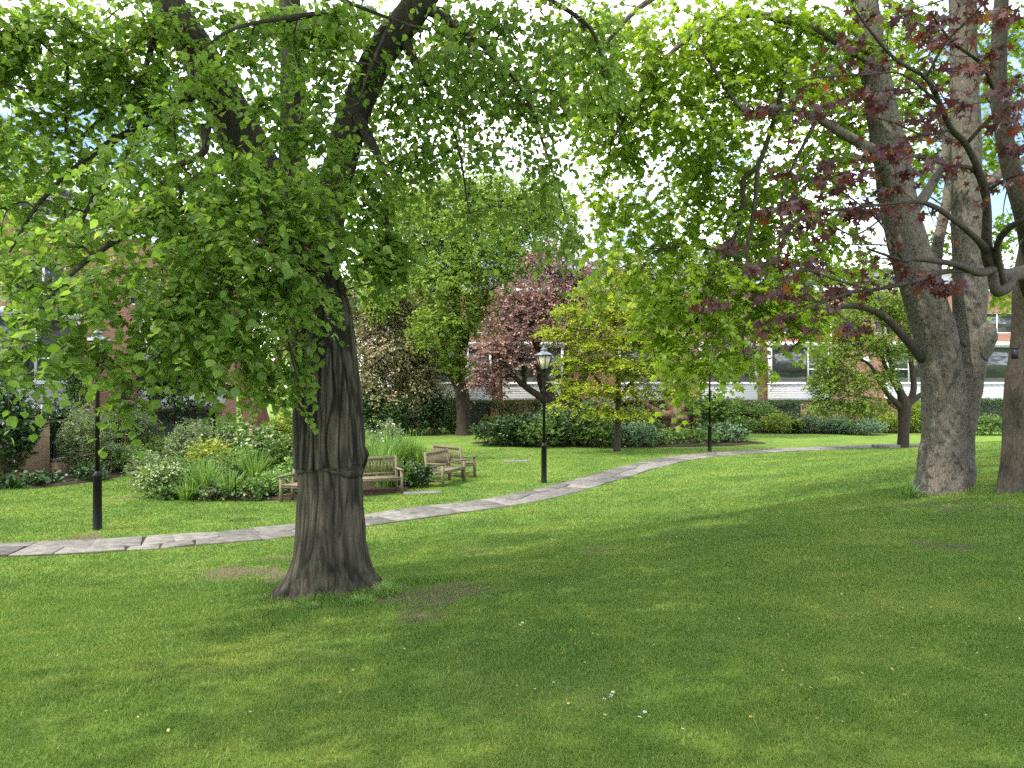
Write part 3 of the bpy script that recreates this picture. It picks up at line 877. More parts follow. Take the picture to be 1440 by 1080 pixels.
# ------------------------------------------------------------------ big lime tree in front, left of centre
def lime_tree():
    rng = rng_(21)
    base = see(464, 836)
    Y0 = base[1]
    print('lime', base)
    root = thing('lime_tree', 'big tree with ridged dark bark, flared roots and low hanging leafy boughs, left of centre', 'tree', base)
    k = Y0/FPX
    # trunk: dense ring mesh with flared buttress roots and vertical bark ridges
    prof = spline([(464, 868, 62), (464, 800, 56), (464, 760, 53), (464, 700, 51), (464, 657, 50), (463, 653, 54), (460, 560, 51), (452, 460, 47), (437, 395, 45), (415, 345, 44), (392, 305, 40), (372, 265, 38)], 26)
    prof[:, 2] = np.interp(prof[:, 1], [265, 345, 460, 560, 650, 654, 656, 659, 700, 760, 800, 868], [36, 44, 47, 51, 53.5, 54.5, 52, 50, 50, 51, 53, 57])
    C = np.array([P(a, b_, Y0) for a, b_, _ in prof])
    T = unit(np.gradient(C, axis=0))
    ns = 420
    a = np.linspace(0, 2*math.pi, ns, endpoint=False)
    ca, sa = np.cos(a), np.sin(a)
    ux = np.array([1.0, 0, 0])-T*(T@np.array([1.0, 0, 0]))[:, None]
    ux = unit(ux)
    uy = np.cross(T, ux)
    h = (C[:, 2]-base[2])[:, None]
    rr = (prof[:, 2]*k*0.91)[:, None]
    roots = np.zeros_like(a)
    for ang, wdt, amp in ((188, 15, 0.36), (214, 11, 0.33), (238, 12, 0.36), (264, 12, 0.26), (300, 18, 0.26), (338, 20, 0.48), (20, 22, 0.42), (70, 20, 0.4), (115, 18, 0.45), (150, 18, 0.5)):
        dd = (np.degrees(a)-ang+180) % 360-180
        roots = np.maximum(roots, amp*1.25*np.exp(-(dd/wdt)**2))
    hh = np.maximum(h, 0)
    flare = 1+(0.14+1.2*roots[None, :])*np.exp(-hh/0.17)*1.05+0.10*roots[None, :]*np.exp(-hh/0.5)
    Dx = ux[:, None, :]*ca[None, :, None]+uy[:, None, :]*sa[None, :, None]
    Q = C[:, None, :]+Dx*(rr*flare)[:, :, None]
    wob = fbm(Q[..., 0]*2+5, Q[..., 1]*2, Q[..., 2]*1.1, 2)-0.5
    fine = np.where(prof[:, 1] < 655, 1.0, 0.55)[:, None]
    n1 = vnoise(Q[..., 0]*15+wob*5, Q[..., 1]*15, Q[..., 2]*1.4)
    n2 = vnoise(Q[..., 0]*27+7+wob*6, Q[..., 1]*27, Q[..., 2]*2.6)
    n3 = vnoise(Q[..., 0]*52+3, Q[..., 1]*52, Q[..., 2]*7.0)
    f1 = np.exp(-((2*n1-1)/0.20)**2)
    f2 = np.exp(-((2*n2-1)/0.24)**2)
    dis = fine*(-0.026*f1-0.013*f2*(1-f1)+0.006*n3+0.014)+wob*0.05
    ridge = np.clip(0.72-fine*(0.62*f1+0.42*f2)+0.25*(n3-0.5), 0, 1)  # vertex tone, darkened along furrows as painted shade
    # small burr at the graft line
    burr = np.exp(-(((Q[..., 2]-P(0, 640, Y0)[2])/0.07)**2)-(((np.degrees(a)[None, :]+180) % 360-180)/14)**2)*0.06
    Q = C[:, None, :]+Dx*(rr*flare+dis+burr)[:, :, None]
    b = Buf()
    m_ = len(C)
    i = np.arange(m_-1)[:, None]*ns
    j = np.arange(ns)[None, :]
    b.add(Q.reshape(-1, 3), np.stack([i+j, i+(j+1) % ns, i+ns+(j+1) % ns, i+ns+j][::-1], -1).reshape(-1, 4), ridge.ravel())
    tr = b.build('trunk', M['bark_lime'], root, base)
    # limbs
    w = Buf()
    L = []
    L.append(limb_px(w, [(385, 285, 9.3, 74), (345, 205, 9.3, 64), (290, 95, 9.2, 54), (235, 0, 9.1, 46), (190, -120, 9.2, 38), (150, -300, 9.4, 24), (120, -480, 9.6, 10)], 28, 10, 0.10, 4))
    L.append(limb_px(w, [(425, 360, 9.35, 66), (412, 240, 9.8, 40), (412, 110, 10.1, 34), (408, -20, 10.3, 30), (420, -240, 10.4, 22), (430, -480, 10.4, 9)], 20, 10, 0.10, 4))
    L.append(limb_px(w, [(440, 365, 9.3, 70), (470, 270, 9.2, 46), (492, 180, 9.1, 44), (530, 85, 9.0, 44), (588, 5, 8.9, 42), (660, -110, 8.8, 34), (740, -260, 8.8, 22), (800, -380, 8.8, 10)], 24, 10, 0.10, 4))
    for pts in (
        [(410, 330, 9.0, 26), (330, 290, 8.0, 17), (240, 300, 7.0, 12), (130, 360, 6.2, 8), (50, 440, 5.6, 4)],
        [(425, 360, 8.9, 24), (380, 340, 7.8, 14), (320, 400, 6.8, 9), (250, 470, 6.2, 5), (170, 560, 6.0, 3)],
        [(440, 350, 8.9, 22), (430, 310, 7.8, 13), (410, 360, 7.0, 8), (400, 440, 6.8, 5), (420, 540, 6.9, 3)],
        [(300, 110, 9.2, 20), (230, 160, 8.8, 12), (140, 210, 8.4, 9), (60, 280, 8.0, 6), (10, 360, 7.6, 3)],
        [(245, 20, 9.1, 22), (180, 70, 8.8, 10), (178, 120, 8.6, 8), (100, 200, 8.3, 5), (95, 90, 8.2, 4)],
        [(230, 0, 9.1, 14), (215, 60, 8.6, 9), (200, 110, 8.3, 7), (180, 180, 8.2, 4)],
        [(500, 160, 9.0, 20), (540, 240, 8.4, 9), (545, 320, 7.9, 6), (560, 390, 7.7, 3)],
        [(560, 40, 8.9, 20), (600, 120, 8.9, 7), (640, 190, 9.0, 4), (660, 300, 9.0, 2)],
        [(590, 5, 8.9, 20), (660, 50, 8.7, 8), (730, 120, 8.5, 6), (770, 220, 8.4, 4), (800, 320, 8.4, 2)],
        [(640, -80, 8.8, 22), (740, -20, 8.7, 9), (830, 40, 8.6, 6), (850, 110, 8.5, 3)],
        [(395, 30, 8.2, 7), (455, 18, 7.6, 6), (400, 25, 7.0, 6), (330, 40, 6.6, 5), (285, 68, 6.4, 3)],
        [(480, 0, 7.8, 6), (560, 30, 7.4, 4), (600, 42, 7.2, 3)],
        [(560, 10, 7.6, 5), (540, 50, 7.4, 4), (515, 110, 7.2, 3), (505, 145, 7.2, 2)],
        [(290, 180, 8.4, 15), (285, 215, 8.0, 10), (240, 240, 7.8, 8), (222, 290, 7.7, 3)],
        [(160, 190, 8.6, 7), (150, 230, 8.4, 6), (125, 290, 8.2, 5), (105, 330, 8.1, 3)],
    ):
        L.append(limb_px(w, pts, 8, 6, 0.06, 6))
    w2 = Buf()
    lv = Buf()
    near = [clump(*q) for q in (
        (40, 479.0, 5.5, 90, 55, 1.16), (0, 519.0, 5.2, 60, 28, 1.75), (110, 489.0, 5.8, 80, 40, 1.55), (150, 414.0, 6.0, 100, 60, 1.29), (250, 444.0, 6.2, 95, 60, 1.96), (330, 404.0, 6.4, 95, 70, 1.87), (405, 379.0, 6.6, 60, 80, 1.25),
        (432, 474.0, 7.2, 26, 75, 1.96), (428, 544.0, 7.2, 18, 28, 1.86), (182, 562, 6.2, 24, 46, 1.80), (180, 504.0, 6.2, 60, 40, 1.86), (275, 514.0, 6.5, 60, 40, 1.55), (345, 494.0, 6.8, 55, 60, 1.96), (375, 539.0, 7.0, 32, 40, 1.86),
        (450, 304.0, 7.0, 85, 70, 1.25), (350, 274.0, 6.6, 110, 60, 1.70), (240, 304.0, 6.4, 110, 60, 1.61), (110, 344.0, 6.2, 100, 60, 1.16), (20, 404.0, 5.9, 70, 60, 1.10), (310, 344.0, 6.4, 110, 50, 1.70),
        (530, 345, 7.7, 46, 46, 1.80), (558, 372, 7.8, 34, 26, 1.64), (520, 284.0, 7.6, 60, 50, 1.87), (545, 349.0, 7.7, 42, 34, 1.87), (490, 239.0, 7.6, 60, 40, 1.53), (430, 184.0, 7.2, 50, 50, 1.36), (455, 104.0, 7.6, 40, 50, 1.45), (385, 134.0, 7.0, 50, 40, 1.13), (245, 164.0, 6.8, 50, 40, 1.24), (300, 236.0, 6.8, 70, 26, 1.27), (190, 224.0, 7.0, 100, 50, 0.96),
        (455, 394.0, 7.4, 20, 40, 0.57), (470, 424.0, 8.0, 14, 20, 0.68), (350, 74.0, 7.2, 50, 45, 1.34), (480, 14.0, 7.4, 40, 40, 1.03))]
    mid = [clump(*q) for q in (
        (60, 184.0, 8.4, 100, 80, 1.38), (50, 54.0, 8.0, 100, 70, 1.96), (170, 104.0, 8.4, 100, 80, 1.50), (180, 234.0, 8.6, 100, 60, 1.02), (320, 44.0, 8.6, 50, 50, 1.38), (90, 304.0, 8.6, 110, 60, 1.02), (250, 144.0, 8.6, 70, 60, 1.38), (230, 24.0, 8.4, 80, 50, 1.61),
        (0, 294.0, 8.0, 70, 70, 1.02), (310, 244.0, 8.6, 90, 50, 1.02), (400, 54.0, 8.8, 80, 60, 1.50), (480, 14.0, 8.6, 70, 50, 1.61), (30, 374.0, 7.6, 70, 60, 1.20), (-30, 114.0, 7.6, 80, 120, 1.84), (550, 124.0, 8.8, 50, 50, 0.92),
        (640, 34.0, 9.4, 50, 40, 0.92), (320, 314.0, 8.6, 80, 50, 1.10), (230, 394.0, 8.2, 90, 40, 0.92))]
    thin = [clump(*q) for q in (
        (600, 110.0, 9.0, 80, 60, 1.16), (640, 40.0, 9.0, 90, 50, 1.27), (690, 110.0, 8.6, 80, 50, 1.27), (660, 70.0, 8.0, 70, 40, 0.93), (740, 150.0, 8.6, 60, 50, 0.93), (770, 240.0, 8.4, 36, 70, 1.04), (805, 330.0, 8.4, 45, 34, 1.16), (600, 220.0, 9.6, 80, 55, 0.81), (680, 210.0, 9.6, 70, 50, 0.70),
        (720, 30.0, 8.8, 80, 40, 1.39), (820, 40.0, 8.8, 70, 50, 1.39), (560, 230.0, 9.4, 50, 70, 1.04), (660, 300.0, 9.4, 60, 22, 0.93), (790, 130.0, 8.7, 40, 60, 0.70), (850, 100.0, 8.6, 40, 50, 1.04), (720, 290.0, 9.0, 50, 20, 0.81), (640, 150.0, 8.4, 70, 34, 0.93))]
    back = [clump(*q) for q in (
        (90, 90, 11, 150, 100, 0.45), (240, 130, 11, 120, 100, 0.45), (10, 230, 10.5, 120, 100, 0.39), (390, 140, 11, 90, 110, 0.42), (540, 190, 11, 90, 110, 0.39), (650, 110, 11, 110, 90, 0.39), (760, 110, 10.5, 80, 90, 0.34),
        (150, 290, 10.5, 140, 60, 0.50), (330, 230, 10.5, 60, 70, 0.56), (500, 330, 10.5, 50, 60, 0.73), (520, 50, 11, 90, 60, 0.45), (150, 20, 10.5, 130, 50, 0.50), (460, 60, 10.5, 60, 60, 0.50), (440, 480, 10.6, 30, 70, 0.67))]
    front = [clump(*q) for q in ((285, 120, 7.6, 40, 46, 0.90), (420, 290, 7.4, 40, 40, 0.78), (390, 30, 8.0, 60, 40, 0.84), (460, 190, 8.0, 40, 50, 0.67), (420, 95, 8.2, 34, 34, 0.67))]
    crown(lv, w2, rng, back, 'ovate', 0.085, 9, 0.5, 0.5, (0.5, 0.2), L, 0.6, 0.5, 0.0, 0.05, 0.010, 0.0022, 5)
    crown(lv, w2, rng, front, 'ovate', 0.085, 9, 0.5, 0.5, (0.5, 0.2), L, 0.9, 0.5, 0.0, 0.1, 0.008, 0.0022, 4, layers=4)
    crown(lv, w2, rng, near, 'ovate', 0.081, 9, 0.42, 0.45, (0.45, 0.2), L, 1.3, 0.35, 0.0, 0.2, 0.010, 0.0022, 4, layers=5)
    crown(lv, w2, rng, mid, 'ovate', 0.086, 9, 0.45, 0.40, (0.5, 0.2), L, 1.1, 0.4, 0.0, 0.2, 0.014, 0.0025, 5, layers=4)
    crown(lv, w2, rng, thin, 'ovate', 0.078, 8, 0.55, 0.9, (0.5, 0.2), L, 0.6, 0.5, -0.1, 0.1, 0.012, 0.0025, 6)
    # rest of the crown, unseen, shifted over the camera to shade the foreground
    high = []
    for q in range(100):
        t = rng.random()
        an = rng.uniform(0, 2*math.pi)
        rad = 7.2*math.sqrt(rng.random())*(1-0.35*t)
        c = np.array([-2.0+math.cos(an)*rad*0.8, 3.4+math.sin(an)*rad*0.85, 8.4+t*6.5])
        if (c[2]-CAMZ)/max(c[1], 0.5) < 0.62 and c[1] > 0:
            c[2] = CAMZ+0.62*c[1]+rng.uniform(0.2, 1.2)
        if c[1] > 7.5:
            continue
        high.append((c, np.array([1.6, 1.6, 0.95])*rng.uniform(0.8, 1.3), 0.7))
    crown(lv, w2, rng, high, 'ovate', 0.17, 8, 0.7, 0.4, (0.5, 0.2), L, 0.7, 0.4, 0.0, 0.2, 0.03, 0.005, 2, stems=False, connect=False)
    w.build('limb', M['bark_lime'], root, base, True)
    w2.build('branches', M['bark_branch'], root, base)
    lv.build('crown', M['lime_leaf'], root, base)
    # tufts of long grass at the foot
    return root
lime_tree()

# ------------------------------------------------------------------ twin-stemmed tree on the right
def sycamore():
    rng = rng_(31)
    Y0 = 13.0
    base = on_ground(1326, Y0)
    print('sycamore base', base, 'py', 540-(base[2]-CAMZ)/Y0*FPX)
    root = thing('sycamore_tree', 'tall twin-stemmed tree with pale flaking pinkish grey bark and a knob on its right stem', 'tree', base)
    w, w2 = Buf(), Buf()
    L = []
    yb = 540-(base[2]-CAMZ)/Y0*FPX
    L.append(limb_px(w, [(1322, yb+22, Y0, 87.4), (1324, yb-8, Y0, 70.6), (1326, 640, Y0, 60.5), (1328, 590, Y0, 58.8), (1326, 530, Y0-0.05, 57.1), (1312, 460, Y0-0.1, 55.4), (1288, 380, Y0-0.15, 53.8), (1268, 310, Y0-0.2, 50.4), (1250, 210, Y0-0.2, 45.4), (1228, 90, Y0-0.2, 38.6), (1208, -40, Y0-0.2, 33.6), (1170, -250, Y0, 21.8), (1130, -420, Y0, 8.4)], 56, 16, 0.12, 5.0))
    L.append(limb_px(w, [(1334, yb+22, Y0+0.1, 80.6), (1334, yb-6, Y0+0.1, 68.9), (1338, 640, Y0+0.1, 57.1), (1344, 580, Y0+0.1, 55.4), (1356, 520, Y0+0.1, 53.8), (1362, 460, Y0+0.15, 46.2), (1364, 400, Y0+0.2, 43.7), (1360, 310, Y0+0.25, 40.3), (1358, 200, Y0+0.3, 38.6), (1356, 90, Y0+0.3, 35.3), (1352, -60, Y0+0.3, 31.9), (1360, -260, Y0+0.3, 21.8), (1370, -430, Y0+0.3, 8.4)], 56, 16, 0.12, 5.0))
    # knob where a bough was lost, with its dark hollow
    kb = Buf()
    kb.tube(spline([np.append(P(1364, 490, Y0+0.1), 0.32), np.append(P(1380, 474, Y0), 0.25), np.append(P(1392, 464, Y0-0.06), 0.16), np.append(P(1398, 460, Y0-0.08), 0.06)], 6)[:, :3],
            spline([[0.32], [0.25], [0.16], [0.06]], 6)[:, 0], 24, 0.5, 0.22, 7)
    kb.build('knob', M['bark_sycamore'], root, base, True)
    for pts in (
        [(1296, 505, 12.9, 13), (1268, 470, 12.6, 11), (1235, 440, 12.4, 10), (1190, 430, 12.2, 8), (1155, 450, 12.1, 6), (1125, 480, 12.0, 4), (1100, 500, 12.0, 2)],
        [(1262, 300, 12.8, 22), (1240, 225, 12.3, 17), (1212, 203, 12.1, 15), (1180, 185, 12.0, 13), (1150, 166, 11.9, 11), (1100, 150, 11.8, 8), (1050, 160, 11.8, 7), (980, 60, 11.8, 4)],
        [(1225, 80, 12.8, 22), (1140, 40, 12.4, 14), (1040, 20, 12.2, 10), (960, 60, 12.0, 8), (900, 130, 12.0, 5), (860, 200, 12.0, 3)],
        [(1215, 0, 12.8, 24), (1110, -60, 12.4, 15), (1000, -40, 12.2, 11), (900, 10, 12.0, 8), (830, 90, 12.0, 5)],
        [(1110, 90, 12.0, 6), (1085, 180, 12.0, 7), (1066, 232, 12.0, 7), (1046, 252, 12.1, 8), (1044, 295, 12.1, 7), (1030, 338, 12.1, 6), (1010, 352, 12.1, 6), (980, 345, 12.1, 4), (930, 350, 12.2, 3)],
        [(1030, 335, 12.1, 7), (1000, 390, 12.0, 5), (985, 440, 12.0, 4), (960, 480, 11.9, 2.5)],
        [(1066, 234, 12.0, 6), (1060, 300, 11.9, 6), (1050, 360, 11.9, 5), (1060, 420, 11.9, 4), (1045, 470, 11.8, 3), (1050, 520, 11.8, 2)],
        [(1150, 166, 11.9, 6), (1112, 240, 11.9, 4), (1098, 290, 11.9, 4), (1102, 340, 11.9, 4), (1080, 372, 11.9, 4), (1030, 370, 11.9, 3)],
        [(1275, 310, 12.9, 18), (1310, 260, 13.6, 13), (1330, 210, 14.2, 11), (1320, 150, 14.6, 8)],
        [(1312, 430, 13.2, 20), (1318, 350, 13.8, 16), (1335, 260, 14.4, 13), (1340, 160, 15.0, 9)],
        [(1360, 300, 13.3, 20), (1400, 250, 14.2, 13), (1450, 220, 15, 9)],
    ):
        L.append(limb_px(w if pts[0][3] > 17 else w2, pts, 10, 6, 0.08, 5))
    lv = Buf()
    cl = [clump(*q) for q in (
        (835, 120.0, 11.8, 60, 80, 1.54), (900, 60.0, 12, 90, 60, 1.92), (960, 150.0, 12, 100, 70, 1.92), (880, 190.0, 12.2, 80, 60, 1.63), (1000, 50.0, 12, 100, 60, 2.11), (1080, 130.0, 12.2, 90, 70, 1.92), (1100, 40.0, 12.5, 90, 60, 1.92), (1180, 60.0, 12.6, 70, 60, 1.73),
        (940, 290.0, 12.6, 80, 55, 1.54), (850, 260.0, 12.6, 50, 50, 0.96), (1000, 230.0, 12.6, 80, 60, 1.82), (1060, 300.0, 12.6, 80, 60, 1.73), (1130, 240.0, 12.8, 70, 60, 1.44), (840, 390.0, 12.4, 36, 40, 0.69), (900, 380.0, 12.2, 70, 50, 1.39), (970, 390.0, 12.0, 80, 50, 1.47),
        (956, 416, 11.8, 70, 50, 1.41), (926, 471, 11.6, 42, 40, 1.41), (981, 506, 11.5, 60, 42, 1.72), (956, 546, 11.4, 26, 20, 1.78), (1010, 466, 11.8, 70, 50, 1.56), (1060, 406, 12.0, 80, 50, 1.41), (1110, 446, 12.0, 50, 40, 1.67), (1050, 506, 11.8, 45, 26, 1.25), (1120, 400.0, 12.4, 60, 40, 1.49),
        (1190, 310.0, 13.5, 60, 50, 1.15), (1170, 180.0, 13.2, 70, 60, 1.44), (1230, 140.0, 14.5, 60, 60, 1.25), (1300, 90.0, 15, 60, 80, 1.25), (1300, 230.0, 15.5, 50, 60, 1.06), (1400, 60.0, 15.5, 60, 70, 1.44), (1410, 190.0, 15.5, 50, 60, 1.15), (1200, 380.0, 14.5, 50, 30, 1.12),
        (1320, 330.0, 16, 50, 40, 0.96), (1410, 320.0, 15.5, 40, 50, 0.96), (1400, 400.0, 15, 40, 30, 0.99), (1260, 20.0, 14, 60, 40, 1.44), (780, 60.0, 11.8, 50, 60, 0.87), (890, 330.0, 12.4, 60, 40, 0.94), (960, 345.0, 12.6, 60, 36, 1.08), (1030, 360.0, 12.4, 60, 36, 1.39), (1090, 345.0, 12.8, 50, 40, 1.35), (1150, 350.0, 13.2, 40, 34, 1.24), (1420, 406, 14, 26, 30, 0.77))]
    back = [clump(*q) for q in (
        (860, 140, 15, 110, 110, 0.50), (1000, 130, 15, 120, 110, 0.50), (1120, 90, 15.5, 110, 90, 0.50), (900, 310, 15, 90, 60, 0.50), (1010, 310, 15, 90, 70, 0.56), (1110, 290, 15.5, 80, 80, 0.56), (1230, 60, 16, 80, 70, 0.50), (1190, 210, 16, 60, 80, 0.43), (1310, 150, 17, 60, 120, 0.43),
        (1400, 120, 17, 50, 120, 0.43), (1190, 370, 15.5, 60, 30, 0.64), (980, 40, 15, 140, 50, 0.50), (820, 40, 14, 70, 50, 0.43), (1110, 452, 12.2, 60, 28, 1.7), (1165, 440, 12.6, 46, 22, 1.3), (1060, 400, 12.2, 50, 30, 1.12), (1150, 395, 13, 50, 24, 1.3))]
    crown(lv, w2, rng, back, 'maple_s', 0.125, 8, 0.55, 0.5, (0.55, 0.2), L, 0.7, 0.5, 0.0, 0.05, 0.010, 0.003, 5)
    crown(lv, w2, rng, cl, 'maple_s', 0.125, 8, 0.5, 0.5, (0.5, 0.2), L, 1.1, 0.45, 0.0, 0.25, 0.013, 0.003, 5, layers=4)
    high = []  # unseen upper crown, put in for shade, front left open to the sun
    for q in range(44):
        t = rng.random()
        an = rng.uniform(0, 2*math.pi)
        rad = 6.0*math.sqrt(rng.random())*(1-0.4*t)
        c = np.array([6.0+math.cos(an)*rad, 12.4+math.sin(an)*rad*0.9, 9.6+t*6.5])
        if (c[2]-CAMZ)/max(c[1], 0.5) < 0.6 and c[1] > 0:
            c[2] = CAMZ+0.6*c[1]+rng.uniform(0.2, 1.2)
        if c[1] < 12.5 and c[0] < 8:
            continue
        high.append((c, np.array([1.6, 1.6, 1.0])*rng.uniform(0.8, 1.3), 0.6))
    crown(lv, w2, rng, high, 'maple_s', 0.2, 8, 0.7, 0.4, (0.5, 0.2), L, 0.7, 0.4, 0.0, 0.2, 0.03, 0.005, 2, stems=False, connect=False)
    w.build('trunk', M['bark_sycamore'], root, base, True)
    w2.build('branches', M['bark_branch'], root, base)
    lv.build('crown', M['maple_leaf'], root, base)
sycamore()

# ------------------------------------------------------------------ purple-leaved maple at the right edge
def purple_maple():
    rng = rng_(41)
    Y0 = 12.0
    base = on_ground(1432, Y0)
    yb = 540-(base[2]-CAMZ)/Y0*FPX
    print('maple yb', yb)
    root = thing('purple_maple_tree', 'maple with a dark smooth trunk and drooping purple leaves at the right edge', 'tree', base)
    w = Buf()
    L = []
    L.append(limb_px(w, [(1438, yb+22, Y0, 88), (1440, yb-8, Y0, 68), (1442, 630, Y0, 58), (1444, 550, Y0, 56), (1452, 470, Y0-0.1, 54), (1456, 400, Y0-0.3, 54), (1462, 340, Y0-0.6, 50)], 36, 10, 0.08, 3.5))
    L.append(limb_px(w, [(1460, 350, 11.4, 44), (1440, 300, 11.0, 26), (1420, 230, 10.8, 24), (1405, 140, 10.6, 22), (1406, 40, 10.4, 20), (1415, -80, 10.2, 15), (1430, -220, 10, 7)], 16, 8, 0.06, 4))
    L.append(limb_px(w, [(1456, 400, 11.5, 40), (1440, 384, 10.6, 22), (1415, 388, 10.0, 20), (1398, 378, 9.6, 19), (1388, 352, 9.3, 16), (1388, 290, 9.0, 11), (1380, 248, 8.8, 10), (1358, 203, 8.6, 9), (1338, 182, 8.4, 8), (1323, 148, 8.2, 7), (1302, 110, 8.0, 6), (1260, 84, 7.8, 5), (1226, 46, 7.6, 4), (1200, 10, 7.5, 3)], 12, 6, 0.1, 8))
    sub = (
        [(1388, 352, 9.3, 14), (1372, 335, 9.0, 9), (1345, 312, 8.8, 8), (1312, 290, 8.6, 7), (1280, 284, 8.4, 5), (1205, 292, 8.1, 4), (1135, 302, 7.9, 3), (1090, 335, 7.8, 2.5), (1030, 352, 7.8, 1.5)],
        [(1400, 376, 9.5, 13), (1378, 384, 9.2, 11), (1345, 372, 8.9, 9), (1290, 364, 8.6, 7), (1270, 366, 8.5, 5), (1220, 350, 8.3, 3)],
        [(1380, 380, 9.2, 8), (1330, 382, 8.9, 7), (1285, 396, 8.6, 6), (1225, 408, 8.4, 5), (1195, 412, 8.3, 4), (1140, 432, 8.1, 3), (1070, 460, 8.0, 1.5)],
        [(1388, 290, 9.0, 8), (1370, 240, 8.8, 6), (1330, 232, 8.5, 4), (1285, 220, 8.2, 3.5), (1235, 235, 8.0, 2), (1160, 245, 7.8, 1.5)],
        [(1323, 148, 8.2, 5), (1270, 105, 7.9, 3), (1215, 105, 7.7, 3), (1160, 108, 7.6, 2), (1110, 115, 7.5, 1.3)],
        [(1358, 203, 8.6, 6), (1395, 165, 8.4, 5), (1440, 140, 8.2, 4), (1480, 120, 8.0, 3)],
        [(1302, 110, 8.0, 4), (1330, 60, 7.8, 3), (1370, 20, 7.6, 3), (1400, -20, 7.5, 2)],
        [(1400, 130, 9.5, 8), (1380, 90, 9.0, 5), (1340, 60, 8.6, 4), (1310, 20, 8.2, 3)],
        [(1420, 390, 10.0, 20), (1412, 405, 9.8, 16), (1402, 350, 9.2, 10), (1420, 320, 8.8, 9), (1460, 300, 8.4, 7)],
        [(1395, 380, 9.5, 14), (1402, 410, 9.4, 15), (1422, 400, 9.6, 12)],
        [(1280, 284, 8.4, 4), (1250, 300, 8.2, 3), (1200, 330, 8.0, 2.5), (1150, 300, 7.8, 1.5)],
        [(1270, 366, 8.5, 5), (1235, 310, 8.2, 3), (1180, 265, 8.0, 2), (1150, 225, 7.9, 1.5)],
        [(1225, 408, 8.4, 4), (1180, 395, 8.2, 3), (1130, 380, 8.0, 2), (1090, 395, 7.9, 1.5)],
        [(1338, 182, 8.4, 4), (1300, 190, 8.2, 3), (1250, 170, 8.0, 2.5), (1190, 160, 7.9, 1.5), (1080, 155, 7.8, 1)],
        [(1390, 267, 8.9, 5), (1420, 250, 8.7, 4), (1460, 240, 8.5, 3)],
    )
    for pts in sub:
        L.append(limb_px(w, pts, 8, 6, 0.08, 8))
    lv = Buf()
    w2 = Buf()
    lp = np.concatenate(L)
    spots = [(1075, 152), (1062, 158), (1140, 158), (1205, 135), (1165, 232), (1192, 62), (1240, 215), (1236, 95), (1290, 165), (1305, 185), (1325, 228), (1275, 200), (1110, 292), (1150, 300), (1085, 300), (1250, 272), (1178, 268), (1160, 255),
             (1222, 20), (1340, 25), (1384, 22), (1405, 24), (1310, 50), (1384, 96), (1402, 132), (1425, 118), (1028, 345), (1105, 372), (1120, 285), (1275, 245), (1215, 220), (1255, 215), (1340, 95), (1365, 100), (1430, 20), (1360, 12), (1200, 250), (1235, 285),
             (1000, 428), (1068, 420), (1060, 380), (1200, 462), (1328, 402), (1292, 390), (1150, 378), (1180, 412), (1130, 415), (1085, 455), (1095, 410), (1310, 398), (1190, 300), (1210, 300), (1140, 325), (1320, 60), (1290, 40), (1430, 175), (1415, 150), (1395, 75), (1265, 30), (1345, 60),
             (1165, 150), (1100, 240), (1230, 150), (1260, 130), (1180, 100), (1350, 150), (1405, 165), (1435, 250), (1425, 210)]
    for k, (px, py) in enumerate(spots):
        Yc = 7.7+1.6*rng.random()
        c = P(px, py-6, Yc)
        nn = int(rng.integers(12, 22))
        d = np.linalg.norm(lp[:, :3]-c, axis=1)
        a = lp[np.argmin(d)]
        if d.min() > 0.06:
            w2.tube(spline([a[:3], (a[:3]+c)/2+rng.normal(0, 0.05, 3), c], 4), np.linspace(min(0.006, a[3]), 0.002, 9), 4)
        pos = c+rng.normal(0, 0.065, (nn, 3))*np.array([1.3, 1.3, 0.6])
        ax = unit(sph(rng, nn)*np.array([1, 1, 0.3])+np.array([0, 0, -0.75]))
        nm = unit(np.array([0, -0.4, 0.7])+0.6*rng.normal(size=(nn, 3)))
        pet = pos+ax*0.03
        many_tubes(w2, np.stack([np.repeat(c[None], nn, 0), pet], 1), 0.0012)
        put_leaves(lv, pet, ax, nm, 0.128*rng.uniform(0.6, 1.2, nn), 'maple', np.clip(rng.normal(0.45, 0.25, nn), 0, 1))
    # scattered single sprays so the crown is not only tidy bunches
    ii = rng.integers(0, len(lp), 260)
    ok = lp[ii][:, 3] < 0.03
    st = lp[ii][ok][:, :3]
    d = unit(sph(rng, len(st))+np.array([-0.3, 0, -0.1]))
    twigs(lv, rng, st, d, 0.3, 4, 0.10, 'maple', 0.4, (0.5, 0.25), 0.8, 0.8, w2, 0.002)
    # the crown above and right of the picture
    high = [(np.array([rng.uniform(6.5, 14), rng.uniform(7, 15), rng.uniform(9.5, 13.5)]), np.array([1.5, 1.5, 0.9]), 0.9) for _ in range(22)]
    crown(lv, w2, rng, high, 'maple_s', 0.2, 8, 0.7, 0.4, (0.5, 0.2), L, 0.7, 0.4, 0.0, 0.2, 0.03, 0.005, 2, stems=False, connect=False)
    w.build('trunk', M['bark_maple'], root, base, True)
    w2.build('branches', M['bark_branch'], root, base)
    lv.build('crown', M['purple_maple_leaf'], root, base)
    tg = Buf()
    c = P(1425, 497, 11.6)
    tg.box(c[0]-0.005, c[1]-0.04, c[2]-0.08, c[0]+0.05, c[1]+0.04, c[2]+0.07)
    tg.box(c[0]-0.01, c[1]-0.05, c[2]+0.07, c[0]+0.055, c[1]+0.05, c[2]+0.085)
    tag(tg.build('nest_box', M['blue_plastic'], None, c), 'small dark blue box fixed to the trunk at the right edge', 'nest box')
purple_maple()

